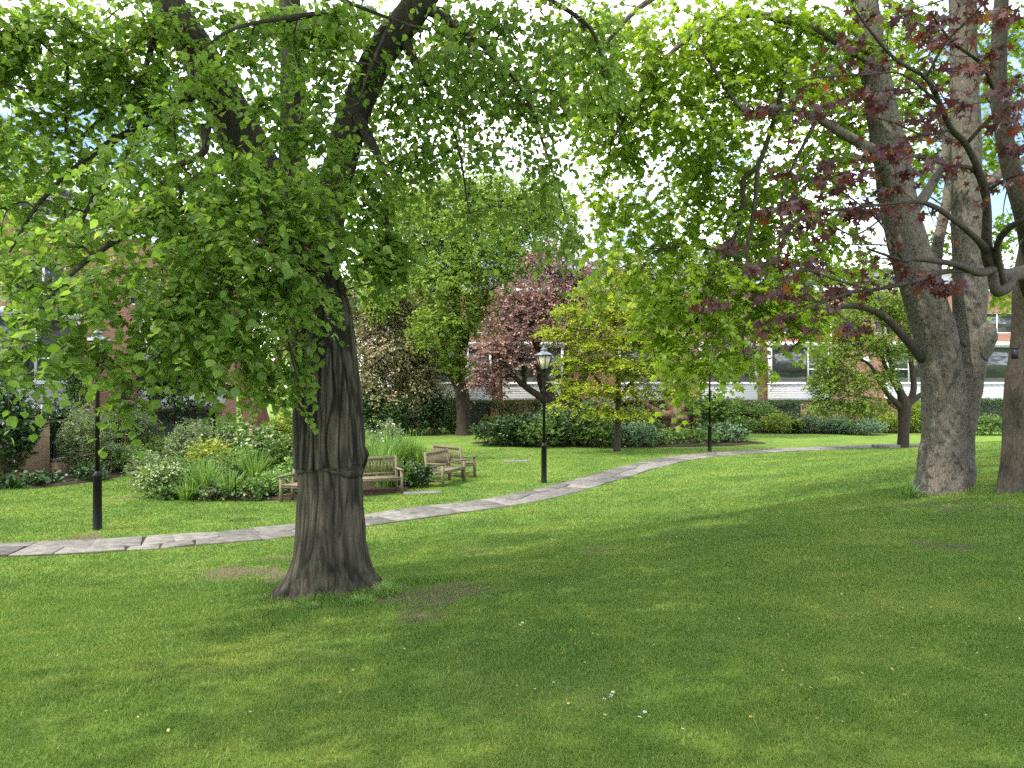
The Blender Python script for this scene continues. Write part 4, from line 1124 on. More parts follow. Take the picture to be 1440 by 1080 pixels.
# ------------------------------------------------------------------ trees farther off
def far_tree(name, label, base, limbs, clumps, bark, leaf, kind='dia', size=0.16, nl=10, tw=0.8, droop=0.25, tint=(0.5, 0.22), flat=0.5, hang=0.3, up=0.2, shell=0.25, br=0.05, sub=5, seed=1, lump=0.08, wide=1.0, extra=None, group=None, sides=16, twr=0.006, layers=0):
    rng = rng_(seed)
    root = thing(name, label, 'tree', base, 0, group)
    w, w2, lv = Buf(), Buf(), Buf()
    L = [limb_px(w, p_, sides, 7, lump, 3) for p_ in limbs]
    crown(lv, w2, rng, clumps, kind, size, nl, tw, droop, tint, L, flat, hang, up, shell, br, twr, sub, True, wide, True, layers)
    if extra:
        extra(w, w2, lv, rng, L, root)
    w.build('trunk', M[bark], root, base, True)
    if w2.v:
        w2.build('branches', M[bark], root, base)
    lv.build('crown', M[leaf], root, base)
    return root

far_tree('beech_tree', 'tall pale green tree on the back lawn with a straight dark trunk behind the benches', on_ground(652, 43),
         [[(652, 616, 43, 29.5), (652, 600, 43, 21.3), (651, 570, 43, 19.7), (648, 530, 43, 18.9), (646, 490, 43, 15.6), (643, 440, 43, 12.3), (640, 380, 43, 9.0), (650, 320, 43, 4.9), (655, 270, 43, 2.5)],
          [(650, 555, 43, 13.1), (634, 525, 43, 10.7), (620, 480, 42.5, 7.4), (600, 430, 42, 4.9), (580, 390, 42, 2.5)],
          [(648, 500, 43, 11.5), (665, 450, 42.5, 7.4), (690, 410, 42, 5.7), (720, 370, 42, 3.3)],
          [(643, 440, 43, 8.2), (620, 390, 43, 5.7), (600, 340, 43, 3.3)],
          [(641, 390, 43, 7.4), (690, 350, 43, 4.9), (740, 310, 43, 3.3)]],
         [clump(*q) for q in ((640, 268, 43, 40, 26, 2.4), (700, 262, 43, 40, 26, 2.4), (590, 295, 42.5, 36, 30, 2.4), (755, 290, 43, 36, 30, 2.2), (670, 330, 41.5, 50, 40, 2.0), (600, 330, 42.5, 50, 38, 2.8), (655, 285, 43, 52, 36, 2.6), (715, 300, 43, 50, 38, 2.6), (760, 285, 43.5, 40, 34, 2.3), (620, 395, 41.5, 50, 36, 2.8), (685, 370, 42, 52, 36, 2.8), (740, 350, 43, 40, 34, 2.5), (590, 370, 42.5, 40, 34, 2.5),
                              (615, 460, 41, 40, 32, 2.8), (665, 440, 42, 40, 34, 2.2), (640, 510, 42, 26, 22, 1.9), (700, 430, 43, 34, 34, 2.2), (640, 330, 42, 40, 34, 2.5), (585, 290, 43.5, 36, 30, 2.0), (545, 340, 43.5, 34, 36, 2.2), (535, 410, 43, 30, 40, 2.2), (790, 320, 44, 30, 40, 2.0))],
         'bark_brown', 'beech_leaf', size=0.17, seed=51)

far_tree('plum_tree', 'purple leaved tree with leaning dark limbs behind the central lamp post', on_ground(792, 41),
         [[(793, 622, 41, 40), (792, 605, 41, 36), (788, 585, 41, 34), (775, 560, 40.8, 24), (762, 530, 40.5, 16), (755, 490, 40.2, 11), (745, 440, 40, 6)],
          [(782, 572, 41, 18), (760, 558, 40.4, 10), (738, 543, 40, 9), (722, 528, 39.6, 6), (705, 505, 39.4, 3)],
          [(792, 585, 41, 26), (798, 550, 41, 18), (800, 500, 40.8, 14), (805, 450, 40.6, 9), (810, 400, 40.5, 4)],
          [(796, 570, 41, 18), (815, 540, 41, 12), (835, 500, 41, 8), (850, 450, 41, 4)],
          [(738, 543, 40, 7), (736, 520, 39.8, 6), (728, 490, 39.6, 4)]],
         [clump(*q) for q in ((865, 420, 41, 26, 34, 1.40), (820, 375, 40.5, 30, 22, 1.40), (770, 350, 40.2, 26, 20, 1.25), (700, 540, 39, 24, 16, 1.25), (715, 465, 39.5, 45, 34, 2.11), (755, 425, 39.8, 44, 40, 2.11), (800, 400, 40.2, 40, 40, 1.95), (840, 430, 40.8, 36, 40, 1.72), (690, 505, 39.2, 34, 26, 2.11), (735, 505, 39.2, 40, 22, 1.87), (785, 460, 39.8, 50, 34, 2.11), (835, 480, 40.5, 34, 34, 1.56), (765, 380, 40, 34, 26, 1.72), (720, 415, 39.8, 26, 30, 1.56), (675, 535, 39, 22, 18, 1.40), (845, 385, 41, 24, 22, 1.17))],
         'bark_brown', 'plum_leaf', size=0.15, seed=52, layers=1, droop=0.3, tint=(0.5, 0.26))

far_tree('golden_maple_tree', 'small yellow green maple with flat layered sprays beside the path', on_ground(869, 32.6),
         [[(868, 641, 32.6, 15), (868, 630, 32.6, 10), (869, 590, 32.6, 9), (870, 555, 32.6, 8), (868, 510, 32.5, 6), (865, 460, 32.4, 4), (862, 410, 32.3, 2)],
          [(870, 570, 32.6, 6), (845, 540, 32.2, 4), (820, 510, 32, 3), (800, 480, 32, 1.5)],
          [(870, 560, 32.6, 6), (895, 530, 32.3, 4), (920, 505, 32, 2)],
          [(869, 580, 32.6, 4), (840, 575, 32, 3), (805, 590, 31.5, 1.5)]],
         [clump(*q) for q in ((849, 410, 32.4, 40, 18, 2.8), (882, 395, 32.4, 34, 18, 2.8), (815, 440, 32, 45, 17, 2.8), (882, 440, 32.2, 58, 18, 2.8), (933, 430, 32.4, 45, 20, 2.8), (793, 470, 32, 34, 16, 2.8), (849, 478, 31.8, 56, 17, 2.8), (916, 475, 32, 54, 17, 2.8),
                              (815, 508, 31.8, 43, 15, 2.8), (877, 515, 31.6, 62, 16, 2.8), (944, 515, 32, 45, 16, 2.7), (849, 545, 31.5, 58, 13, 2.5), (921, 550, 31.8, 56, 13, 2.5), (793, 540, 31.8, 29, 10, 2.2), (826, 575, 31.2, 49, 9, 2.0), (893, 580, 31.4, 45, 10, 2.0), (793, 560, 31.5, 27, 9, 1.7), (871, 365, 32.4, 25, 13, 2.2))],
         'bark_maple', 'golden_leaf', kind='dia', size=0.115, nl=9, tw=0.55, droop=0.12, tint=(0.5, 0.25), flat=1.4, hang=0.1, up=0.05, br=0.018, seed=53, sides=12, layers=2)

def burr_extra(w, w2, lv, rng, L, root):
    b = Buf()
    n, m_ = 40, 26
    th, ph = np.meshgrid(np.linspace(0, 2*math.pi, n, endpoint=False), np.linspace(0.02, math.pi-0.02, m_))
    D = np.stack([np.cos(th)*np.sin(ph), np.sin(th)*np.sin(ph), np.cos(ph)], -1)
    rr = 0.78+0.75*(fbm(D[..., 0]*3.2+4, D[..., 1]*3.2, D[..., 2]*3.2, 4)-0.4)
    c = P(958, 588, 39.6)
    V = c+D*rr[..., None]*np.array([0.72, 0.65, 0.85])
    i = np.arange(m_-1)[:, None]*n
    j = np.arange(n)[None, :]
    b.add(V.reshape(-1, 3), np.stack([i+j, i+(j+1) % n, i+n+(j+1) % n, i+n+j][::-1], -1).reshape(-1, 4))
    b.build('burr', M['bark_burr'], root, on_ground(962, 40), True)
far_tree('gnarled_tree', 'leaning old tree with a swollen reddish burr on its trunk beside the golden maple', on_ground(962, 40),
         [[(966, 620, 40, 30), (963, 605, 40, 24), (956, 580, 40, 30), (946, 555, 40, 26), (950, 520, 40, 18), (965, 480, 40, 12), (985, 430, 40, 6)],
          [(950, 585, 39.8, 16), (930, 583, 39.5, 12), (912, 572, 39.2, 9), (900, 562, 39, 6), (880, 548, 39, 3)],
          [(950, 530, 40, 14), (930, 490, 40, 8), (915, 450, 40, 4)],
          [(948, 550, 40, 14), (985, 520, 40, 8), (1020, 480, 40, 5), (1040, 430, 40, 3)]],
         [clump(*q) for q in ((915, 440, 40, 40, 36, 1.4), (965, 430, 40, 44, 36, 1.3), (1020, 440, 40, 50, 36, 1.2), (945, 490, 40, 40, 30, 1.4), (1000, 500, 40.5, 44, 30, 1.1), (1050, 490, 41, 40, 34, 1.2), (900, 510, 40.5, 34, 28, 1.4), (1000, 380, 41, 60, 36, 1.2), (920, 385, 41, 50, 36, 1.3), (1080, 430, 42, 40, 40, 1.1))],
         'bark_burr', 'holly_leaf', size=0.16, seed=54, extra=burr_extra, tint=(0.3, 0.18), lump=0.25)

far_tree('holly_tree', 'broad rounded tree with cream edged leaves behind the benches, left of the beech', on_ground(566, 45),
         [[(566, 618, 45, 16), (566, 580, 45, 13), (564, 530, 45, 9), (560, 470, 45, 5), (562, 430, 45, 3)],
          [(566, 580, 45, 8), (590, 540, 45, 5), (605, 500, 45, 3)], [(566, 580, 45, 8), (540, 540, 45, 5), (525, 500, 45, 3)]],
         [clump(*q) for q in ((560, 440, 44.5, 40, 34, 3.3), (525, 480, 44, 34, 36, 3.3), (600, 480, 44, 34, 34, 3.3), (560, 500, 43.6, 44, 34, 3.3), (530, 540, 43.6, 34, 30, 3.3), (590, 540, 43.6, 36, 28, 3.3), (560, 565, 43.4, 44, 22, 3.0), (540, 420, 45, 26, 22, 2.4), (505, 430, 45, 30, 40, 3.0), (610, 440, 45, 26, 26, 2.4))],
         'bark_brown', 'holly_leaf', size=0.15, seed=55, tint=(0.58, 0.28))

far_tree('orchard_tree', 'small spreading tree with a short thick trunk at the end of the path', on_ground(1270, 34.6),
         [[(1268, 640, 34.6, 24), (1270, 626, 34.6, 16), (1271, 600, 34.6, 15), (1272, 572, 34.6, 18), (1266, 550, 34.4, 10), (1255, 520, 34.2, 7), (1245, 480, 34, 4), (1235, 440, 34, 2)],
          [(1268, 574, 34.6, 10), (1250, 556, 34.2, 7), (1235, 535, 34, 5), (1222, 512, 33.8, 4), (1190, 500, 33.6, 4.2), (1165, 510, 33.4, 1.5)],
          [(1276, 572, 34.6, 11), (1285, 545, 34.6, 8), (1280, 500, 34.6, 6), (1278, 450, 34.5, 3)],
          [(1276, 570, 34.6, 9), (1300, 552, 34.8, 6), (1330, 540, 35, 4), (1350, 510, 35, 2)],
          [(1264, 552, 34.4, 7), (1240, 500, 34, 5), (1250, 470, 34, 4), (1240, 455, 34, 3), (1200, 450, 33.8, 2)],
          [(1258, 565, 34.4, 6), (1225, 560, 34, 4), (1195, 556, 33.8, 2)]],
         [clump(*q) for q in ((1240, 430, 34, 40, 22, 2.7), (1190, 455, 33.6, 34, 24, 2.7), (1270, 440, 34.4, 30, 26, 2.6), (1170, 500, 33.4, 30, 24, 3.0), (1215, 480, 33.6, 36, 22, 2.3), (1255, 490, 34, 30, 22, 2.0), (1160, 540, 33.4, 26, 20, 3.0), (1200, 535, 33.4, 32, 18, 2.7), (1240, 530, 33.8, 26, 16, 1.9), (1210, 570, 33.4, 36, 14, 3.0), (1160, 570, 33.4, 24, 13, 2.3), (1300, 480, 35, 30, 30, 2.3), (1340, 500, 35, 30, 30, 2.0), (1220, 425, 34.2, 30, 16, 2.3))],
         'bark_brown', 'small_tree_leaf', size=0.12, nl=9, tw=0.55, seed=56, br=0.025, sides=14)

far_tree('red_barked_tree', 'thick tree with reddish stringy bark behind the round bed, left of the big trunk', on_ground(366, 27),
         [[(372, 662, 27, 60), (368, 640, 27, 44), (362, 600, 27, 38), (352, 555, 27, 34), (346, 510, 27, 30), (340, 450, 27, 22), (330, 380, 27, 14), (320, 300, 27, 6)],
          [(356, 560, 27, 20), (385, 520, 26.8, 14), (410, 470, 26.6, 10), (440, 410, 26.5, 5)],
          [(346, 500, 27, 18), (310, 460, 26.8, 12), (270, 420, 26.5, 6)]],
         [clump(*q) for q in ((330, 400, 27, 60, 40, 2.0), (400, 420, 27, 50, 40, 2.0), (260, 410, 27, 60, 40, 1.7), (360, 340, 27, 70, 40, 1.7), (450, 400, 27, 40, 40, 1.6), (300, 470, 26.5, 40, 26, 1.4), (240, 470, 26.5, 40, 30, 1.3), (430, 500, 27, 40, 40, 1.6), (420, 340, 27, 60, 40, 1.6), (470, 430, 27.5, 30, 50, 1.5), (300, 330, 27.5, 60, 40, 1.3))],
         'bark_red', 'mid_leaf', size=0.14, seed=57, sides=20, lump=0.15)
far_tree('round_tree', 'pale green rounded tree far behind the big trunk', on_ground(440, 49),
         [[(440, 608, 49, 20), (440, 570, 49, 15), (438, 520, 49, 11), (436, 460, 49, 7), (440, 400, 49, 3)], [(440, 560, 49, 9), (470, 510, 49, 6), (490, 460, 49, 3)], [(440, 550, 49, 9), (405, 500, 49, 6), (385, 450, 49, 3)]],
         [clump(*q) for q in ((390, 440, 49, 50, 50, 2.2), (440, 400, 49, 50, 44, 2.2), (490, 440, 49, 44, 50, 2.2), (440, 490, 48, 50, 44, 2.2), (390, 520, 48, 40, 34, 2.0), (490, 530, 48, 40, 34, 2.0), (350, 480, 49, 34, 40, 1.8), (440, 550, 47.5, 50, 26, 1.8), (520, 400, 50, 36, 50, 2.0), (525, 350, 50, 34, 34, 1.8))],
         'bark_brown', 'beech_leaf', size=0.18, seed=59)
# ------------------------------------------------------------------ shrubs
def shrub(name, label, px, Y, w_m, h_m, leaf, kind='dia', size=0.08, cov=2.6, d_m=None, z0=0.0, nl=8, tw=0.3, droop=0.2, tint=(0.5, 0.22), flat=0.6, hang=0.2, up=0.3, lumps=7, seed=1, stem=True, wide=1.0, group=None, cat='shrub', x=None, flowers=None, shell=0.5):
    rng = rng_(seed)
    base = on_ground(px, Y) if x is None else np.array([x, Y, gz(x, Y)])
    base[2] += z0
    root = thing(name, label, cat, base, 0, group)
    d_m = d_m or w_m*0.8
    lv, st = Buf(), Buf()
    cl = [(base+np.array([0, 0, h_m*0.5]), np.array([w_m*0.42, d_m*0.42, h_m*0.44]), cov)]
    for k in range(lumps):
        u = sph(rng, 1)[0]
        u[2] = abs(u[2])*0.9-0.2
        q = rng.uniform(0.25, 0.36)
        cl.append((base+np.array([0, 0, h_m*0.5])+u*np.array([w_m, d_m, h_m])*0.30, np.array([w_m, d_m, h_m*0.9])*q*0.62, cov*0.75))
    crown(lv, st, rng, cl, kind, size, nl, tw, droop, tint, None, flat, hang, up, shell, 0.01, 0.002, 0, False, wide, False)
    for k in range(7):
        e = base+np.array([rng.uniform(-0.3, 0.3)*w_m, rng.uniform(-0.3, 0.3)*d_m, h_m*rng.uniform(0.6, 0.85)])
        s0 = base+np.array([rng.uniform(-0.1, 0.1)*w_m, rng.uniform(-0.1, 0.1)*d_m, -0.02])
        st.tube(spline([s0, (s0+e)/2+rng.normal(0, 0.04, 3), e], 4), np.linspace(0.012+0.008*h_m, 0.004, 9), 5)
    # keep leaves above the soil
    for a in lv.v:
        a[:, 2] = np.maximum(a[:, 2], base[2]+0.01+0.03*np.abs(np.sin(a[:, 0]*37)))
    lv.build('foliage', M[leaf], root, base)
    st.build('stem', M['stem'], root, base)
    if flowers:
        n = flowers
        u = sph(rng, n)
        u[:, 2] = np.abs(u[:, 2])
        u[:, 1] = -np.abs(u[:, 1])
        pos = base+np.array([0, 0, h_m*0.5])+u*np.array([w_m, d_m, h_m])*0.48
        for k in range(n):
            fl = Buf()
            a = np.arange(6)*math.pi/3
            e1 = unit(np.cross(u[k], np.array([0.1, 0.2, 1.0])))
            e2 = np.cross(u[k], e1)
            ax = np.cos(a)[:, None]*e1+np.sin(a)[:, None]*e2+0.4*u[k]
            put_leaves(fl, np.repeat(pos[k][None], 6, 0), ax, np.repeat(u[k][None], 6, 0), 0.030*rng.uniform(0.6, 1.3), 'dia', np.full(6, 0.5), 1.3)
            fl.build('flower', M['white_flower'], root, base)
    return root

def strap(name, label, px, Y, r_m, h_m, n=170, seed=1, arch=0.6, wd=0.014, leaf='strap_leaf', x=None, group=None):
    rng = rng_(seed)
    base = on_ground(px, Y) if x is None else np.array([x, Y, gz(x, Y)])
    base[2] += 0.06
    root = thing(name, label, 'plant', base, 0, group)
    lv = Buf()
    an = rng.uniform(0, 2*math.pi, n)
    out = np.c_[np.cos(an), np.sin(an), np.zeros(n)]
    ln = h_m*rng.uniform(0.65, 1.15, n)
    tilt = rng.uniform(0.05, 1.0, n)*arch
    s0 = base+out*rng.uniform(0, 0.45, (n, 1))*r_m*np.array([1, 1, 0])+np.array([0, 0, -0.07])
    q = np.linspace(0, 1, 6)
    pts = s0[:, None, :]+out[:, None, :]*(ln*tilt)[:, None, None]*(q**1.5)[None, :, None]
    pts[:, :, 2] += ln[:, None]*(q[None, :]-0.55*tilt[:, None]*q[None, :]**3)
    sd = np.c_[-out[:, 1], out[:, 0], np.zeros(n)]
    sd = unit(sd+0.5*rng.normal(size=(n, 3))*np.array([1, 1, 0]))
    w = wd*rng.uniform(0.7, 1.3, n)[:, None]*np.array([0.8, 1.0, 1.0, 0.85, 0.55, 0.05])[None, :]
    V = np.stack([pts-sd[:, None, :]*w[..., None], pts+sd[:, None, :]*w[..., None]], 2).reshape(n, 12, 3)
    F0 = np.array([[2*k, 2*k+1, 2*k+3, 2*k+2] for k in range(5)])
    lv.add(V.reshape(-1, 3), (F0[None]+(np.arange(n)*12)[:, None, None]).reshape(-1, 4), np.repeat(np.clip(rng.normal(0.5, 0.25, n), 0, 1), 12))
    lv.build('foliage', M[leaf], root, base)
    cr = Buf()
    cr.lathe([(0.02, -0.09), (0.3*r_m, -0.08), (0.2*r_m, -0.05), (0.01, -0.03 if h_m < 0.3 else 0.03)], 10, base)
    cr.build('crown', M['stem'], root, base)
    return root

# round bed by the lawn
shrub('variegated_shrub', 'low shrub with white flecked leaves at the left end of the round bed', 228, 19.3, 1.25, 0.95, 'cream_leaf', 'ovate', 0.06, 2.2, seed=61, tint=(0.5, 0.3))
strap('daylily', 'broad daylily clump with arching leaves beside the white flecked shrub', 285, 19.2, 0.5, 1.05, 260, 62, 0.75)
strap('daylily', 'small pale tipped daylily tuft at the front edge of the round bed', 262, 18.75, 0.3, 0.55, 110, 63, 0.95, 0.016)
strap('daylily', 'upright daylily clump at the right of the round bed, left of the big trunk', 358, 20.4, 0.5, 1.15, 240, 64, 0.6)
strap('daylily', 'dark daylily clump in the middle of the front of the round bed', 322, 19.1, 0.4, 0.8, 170, 65, 0.8)
shrub('leafy_perennial', 'low bright leafy plant at the front right of the round bed', 350, 19.0, 1.1, 0.55, 'mid_leaf', 'ovate', 0.075, 2.2, seed=66)
shrub('leafy_perennial', 'low ferny plant beside the bench left of the big trunk', 388, 19.4, 1.0, 0.75, 'strap_leaf', 'narrow', 0.09, 2.2, seed=67)
shrub('golden_shrub', 'golden leaved shrub in the middle of the round bed', 300, 21.4, 1.5, 1.35, 'lemon_leaf', 'ovate', 0.07, 2.0, seed=68, tint=(0.65, 0.25))
shrub('hydrangea', 'broad leaved shrub with pale flower heads at the right of the round bed', 368, 21.6, 1.7, 1.75, 'cream_leaf', 'ovate', 0.12, 2.2, seed=69, tint=(0.4, 0.22), flowers=20)
shrub('hydrangea', 'taller broad leaved shrub behind the golden shrub in the round bed', 330, 23.2, 1.8, 2.0, 'mid_leaf', 'ovate', 0.12, 2.0, seed=70)
shrub('hebe_shrub', 'rounded olive green shrub at the back left of the round bed', 272, 23.3, 1.7, 1.75, 'grey_leaf', 'dia', 0.06, 2.4, seed=71)
shrub('leafy_perennial', 'spiky green plant mound behind the daylilies on the left of the round bed', 248, 20.6, 1.2, 0.9, 'mid_leaf', 'narrow', 0.1, 2.2, seed=72)
shrub('yellow_shrub', 'bright yellow green shrub by the red barked trunk, left of the big trunk', 402, 25.5, 1.5, 2.1, 'lemon_leaf', 'dia', 0.08, 2.2, seed=73)
for k, (px, Y, w_, h_, lf, kd, lab) in enumerate((
        (210, 20.6, 1.2, 1.0, 'grey_leaf', 'narrow', 'grey green feathery plant at the far left end of the round bed'), (305, 20.2, 1.3, 1.05, 'mid_leaf', 'narrow', 'fresh green spiky plant in front of the golden shrub'), (340, 20.7, 1.1, 1.2, 'strap_leaf', 'narrow', 'pale green grassy plant before the broad leaved shrub with pale flowers'),
        (395, 20.9, 1.2, 1.5, 'mid_leaf', 'ovate', 'green plant filling the bed just left of the big trunk'), (300, 22.6, 1.6, 1.7, 'grey_leaf', 'ovate', 'grey green shrub right behind the golden shrub'), (420, 19.8, 1.2, 1.0, 'strap_leaf', 'ovate', 'bright plant behind the bench left of the big trunk'), (235, 18.95, 0.8, 0.45, 'mid_leaf', 'ovate', 'low green edging plant below the white flecked shrub'), (300, 18.85, 0.8, 0.4, 'grey_leaf', 'ovate', 'low grey edging plant at the front of the round bed'))):
    shrub('leafy_perennial', lab, px, Y, w_, h_, lf, kd, 0.10 if kd == 'narrow' else 0.07, 2.0, seed=210+k, up=0.6)
for k, (px, Y, h, lab) in enumerate(((528, 21.7, 1.46, 'tall iris clump beside the big trunk, behind the left bench'), (552, 22.4, 1.52, 'tall iris clump in the middle behind the benches'), (576, 22.8, 1.40, 'tall iris clump behind the right bench'), (540, 20.9, 1.16, 'shorter iris clump right behind the left bench backrest'), (590, 22.6, 1.10, 'pale iris clump at the far end of the round bed'))):
    strap('iris', lab, px, Y, 0.55, h, 300, 80+k, 0.45, 0.013)
shrub('flowering_shrub', 'tall loose shrub with white flowers rising behind the irises', 545, 23.6, 1.3, 1.75, 'grey_leaf', 'ovate', 0.07, 1.3, seed=85, flowers=22, up=0.8)
shrub('leafy_perennial', 'dark glossy low plant between the two benches', 585, 21.35, 0.9, 0.7, 'dark_leaf', 'ovate', 0.07, 2.2, seed=86)
shrub('leafy_perennial', 'fresh green plant under the iris leaves between the benches', 566, 21.2, 0.9, 0.75, 'mid_leaf', 'ovate', 0.06, 2.0, seed=87)

# left side border, walls are further down
shrub('laurel_bush', 'large dark evergreen bush leaning over the wall at the left edge', -10, 22.4, 2.6, 3.2, 'dark_leaf', 'ovate', 0.11, 2.0, seed=90, z0=0.0)
shrub('laurel_bush', 'dark evergreen bush hanging over the railing at the left', 72, 25.6, 1.9, 2.0, 'dark_leaf', 'ovate', 0.1, 2.2, seed=91, z0=0.3)
shrub('willow_shrub', 'upright grey green feathery shrub behind the left lamp post', 122, 23.8, 1.7, 2.1, 'grey_leaf', 'narrow', 0.10, 2.4, seed=92, up=0.8, wide=0.8)
shrub('willow_shrub', 'grey green feathery shrub right of the left lamp post, before the railing', 178, 27.6, 2.2, 2.2, 'grey_leaf', 'narrow', 0.10, 2.2, seed=93, up=0.7, wide=0.8, tint=(0.4, 0.2))
shrub('low_shrub', 'low green spreading shrub right of the left lamp post', 170, 24.6, 2.2, 0.95, 'mid_leaf', 'dia', 0.07, 2.4, seed=94)
shrub('low_shrub', 'low green spreading shrub before the dark railing', 225, 27.6, 2.2, 1.05, 'mid_leaf', 'dia', 0.07, 2.4, seed=95)
shrub('low_shrub', 'low dark shrub at the foot of the feathery shrub by the lamp post', 128, 22.6, 1.2, 0.6, 'dark_leaf', 'ovate', 0.07, 2.0, seed=96)
for k, (px, Y, lab) in enumerate(((12, 20.9, 'dark strappy ground plant at the left edge below the brick wall'), (38, 21.2, 'middle of three dark ground plants below the left brick wall'), (62, 21.8, 'dark ground plant under the left railing'))):
    shrub('ground_plant', lab, px, Y, 1.1, 0.4, 'dark_leaf', 'ovate', 0.1, 2.2, seed=97+k, tint=(0.65, 0.25))
shrub('russet_climber', 'dark climber with reddish leaves massed over the left railing', 255, 31, 3.3, 3.4, 'dark_leaf', 'ovate', 0.12, 1.8, seed=101, z0=1.2, lumps=9)
shrub('russet_climber', 'reddish brown climber on the house wall above the left railing', 240, 32.5, 2.2, 1.6, 'russet_leaf', 'ovate', 0.12, 1.4, seed=102, z0=2.6)
shrub('russet_climber', 'green climber on the pale house left of the lamp post', 110, 28.6, 1.2, 2.4, 'mid_leaf', 'ovate', 0.1, 1.6, seed=103, z0=1.5)

# dark evergreen bushes behind the benches
for k, (px, Y, w_, h_, lab) in enumerate(((528, 43, 2.2, 2.6, 'dark evergreen bush next to the big trunk on the back lawn'), (572, 42.5, 3.0, 2.3, 'middle dark rounded bush under the cream edged tree'), (612, 43.2, 2.0, 2.3, 'dark rounded bush left of the beech trunk'))):
    shrub('evergreen_bush', lab, px, Y, w_, h_, 'dark_leaf', 'dia', 0.10, 2.4, seed=110+k)
shrub('bright_shrub', 'bright green shrub right behind the beech trunk', 634, 45, 2.2, 2.6, 'mid_leaf', 'dia', 0.11, 2.2, seed=114, tint=(0.8, 0.2))
shrub('border_plant', 'low pale green plant at the foot of the beech', 640, 44.3, 1.3, 0.7, 'mid_leaf', 'dia', 0.09, 2.2, seed=115, tint=(0.8, 0.2))
shrub('box_ball', 'small yellow green clipped bush before the back wall, right of the beech', 690, 45.3, 1.3, 1.0, 'lemon_leaf', 'dia', 0.08, 2.2, seed=116, tint=(0.2, 0.2))
shrub('russet_plant', 'rusty brown low plants along the foot of the back wall', 722, 45.6, 2.6, 0.75, 'russet_leaf', 'dia', 0.09, 2.0, seed=117)
shrub('evergreen_bush', 'dark bush behind the plum tree trunk', 818, 43, 2.6, 2.2, 'dark_leaf', 'ovate', 0.14, 2.2, seed=118)
shrub('evergreen_bush', 'dark bush left of the plum trunk behind the central lamp', 775, 44, 1.6, 1.9, 'dark_leaf', 'ovate', 0.14, 2.0, seed=119)

# island bed in the middle distance
isl = [(700, 35.3, 1.8, 0.9, 'dark_leaf', 'low dark shrub at the left end of the middle bed'), (732, 35.0, 1.6, 1.15, 'dark_leaf', 'dark upright shrub left of the central lamp in the middle bed'), (762, 34.8, 1.9, 1.0, 'mid_leaf', 'dark green mound right behind the central lamp post'), (800, 35.2, 1.9, 1.25, 'dark_leaf', 'dark mound in front of the plum trunk in the middle bed'),
       (838, 34.7, 1.9, 1.2, 'mid_leaf', 'green mound left of the golden maple stem'), (846, 36.6, 2.0, 1.7, 'blue_leaf', 'taller grey green shrub behind the golden maple stem'), (897, 34.9, 1.7, 0.85, 'blue_leaf', 'blue green mound right of the golden maple stem'), (930, 36.0, 2.0, 0.62, 'mid_leaf', 'green mound in front of the burr trunk'), (975, 36.4, 2.0, 0.52, 'mid_leaf', 'fresh green mound right of the burr trunk'), (1015, 37.2, 1.9, 0.7, 'blue_leaf', 'pale blue green mound behind the far lamp post'), (893, 37.6, 1.8, 1.2, 'mid_leaf', 'tall green plants at the back of the middle bed'), (720, 37.0, 1.6, 0.9, 'mid_leaf', 'small green mound at the back left of the middle bed'), (780, 37.0, 1.8, 1.3, 'blue_leaf', 'grey green mound behind the dark ones in the middle bed'), (1000, 39.2, 2.2, 1.8, 'mid_leaf', 'taller green bush behind the far lamp post')]
for k, (px, Y, w_, h_, lf, lab) in enumerate(isl):
    shrub('bed_shrub', lab, px, Y, w_*1.35, h_*1.4, lf, 'ovate' if k % 2 else 'narrow', 0.12 if k % 2 else 0.16, 2.3, seed=120+k, up=0.5)

# border along the back wall
bor = [(1045, 44.6, 2.2, 0.8, 'mid_leaf', 'low green border plants left of the yellow clipped bush'), (1094, 44.4, 2.3, 1.05, 'lemon_leaf', 'wide yellow green clipped bush before the dark hedge'), (1118, 44.2, 0.9, 0.75, 'dark_leaf', 'small dark ball bush at the corner of the back wall'), (1140, 44.4, 2.0, 0.95, 'blue_leaf', 'blue green plants at the left foot of the ivy wall'), (1178, 44.2, 2.0, 0.85, 'blue_leaf', 'blue green plants at the right foot of the ivy wall'), (1218, 43.2, 2.3, 0.85, 'blue_leaf', 'grey blue plant mound nearest the end of the path'), (1250, 44.4, 1.5, 1.15, 'lemon_leaf', 'yellow green bush left of the small tree trunk'), (1286, 44.6, 1.7, 1.6, 'lemon_leaf', 'yellow green bush between the small tree and the twin stems'), (1385, 43, 2.6, 1.0, 'mid_leaf', 'low clipped green bush right of the twin stems'), (1070, 46, 2.4, 1.6, 'mid_leaf', 'green bush before the dark hedge, left of the yellow one'), (1030, 46, 2.2, 1.9, 'mid_leaf', 'tall green bush behind the far lamp post by the wall')]
for k, (px, Y, w_, h_, lf, lab) in enumerate(bor):
    t = shrub('border_shrub', lab, px, Y, w_*1.1, h_*1.15, lf, 'dia', 0.10, 2.2, seed=140+k, tint=((0.25, 0.2) if lf == 'lemon_leaf' else (0.5, 0.22)))
shrub('twiggy_bush', 'brown half bare twiggy bush right of the ivy wall', 1232, 46, 2.6, 2.2, 'russet_leaf', 'narrow', 0.14, 0.9, seed=155, tint=(0.7, 0.3))
shrub('yellow_shrub', 'pale green bush behind the small tree trunk by the wall', 1290, 47, 2.4, 2.0, 'small_tree_leaf', 'dia', 0.1, 2.0, seed=156)

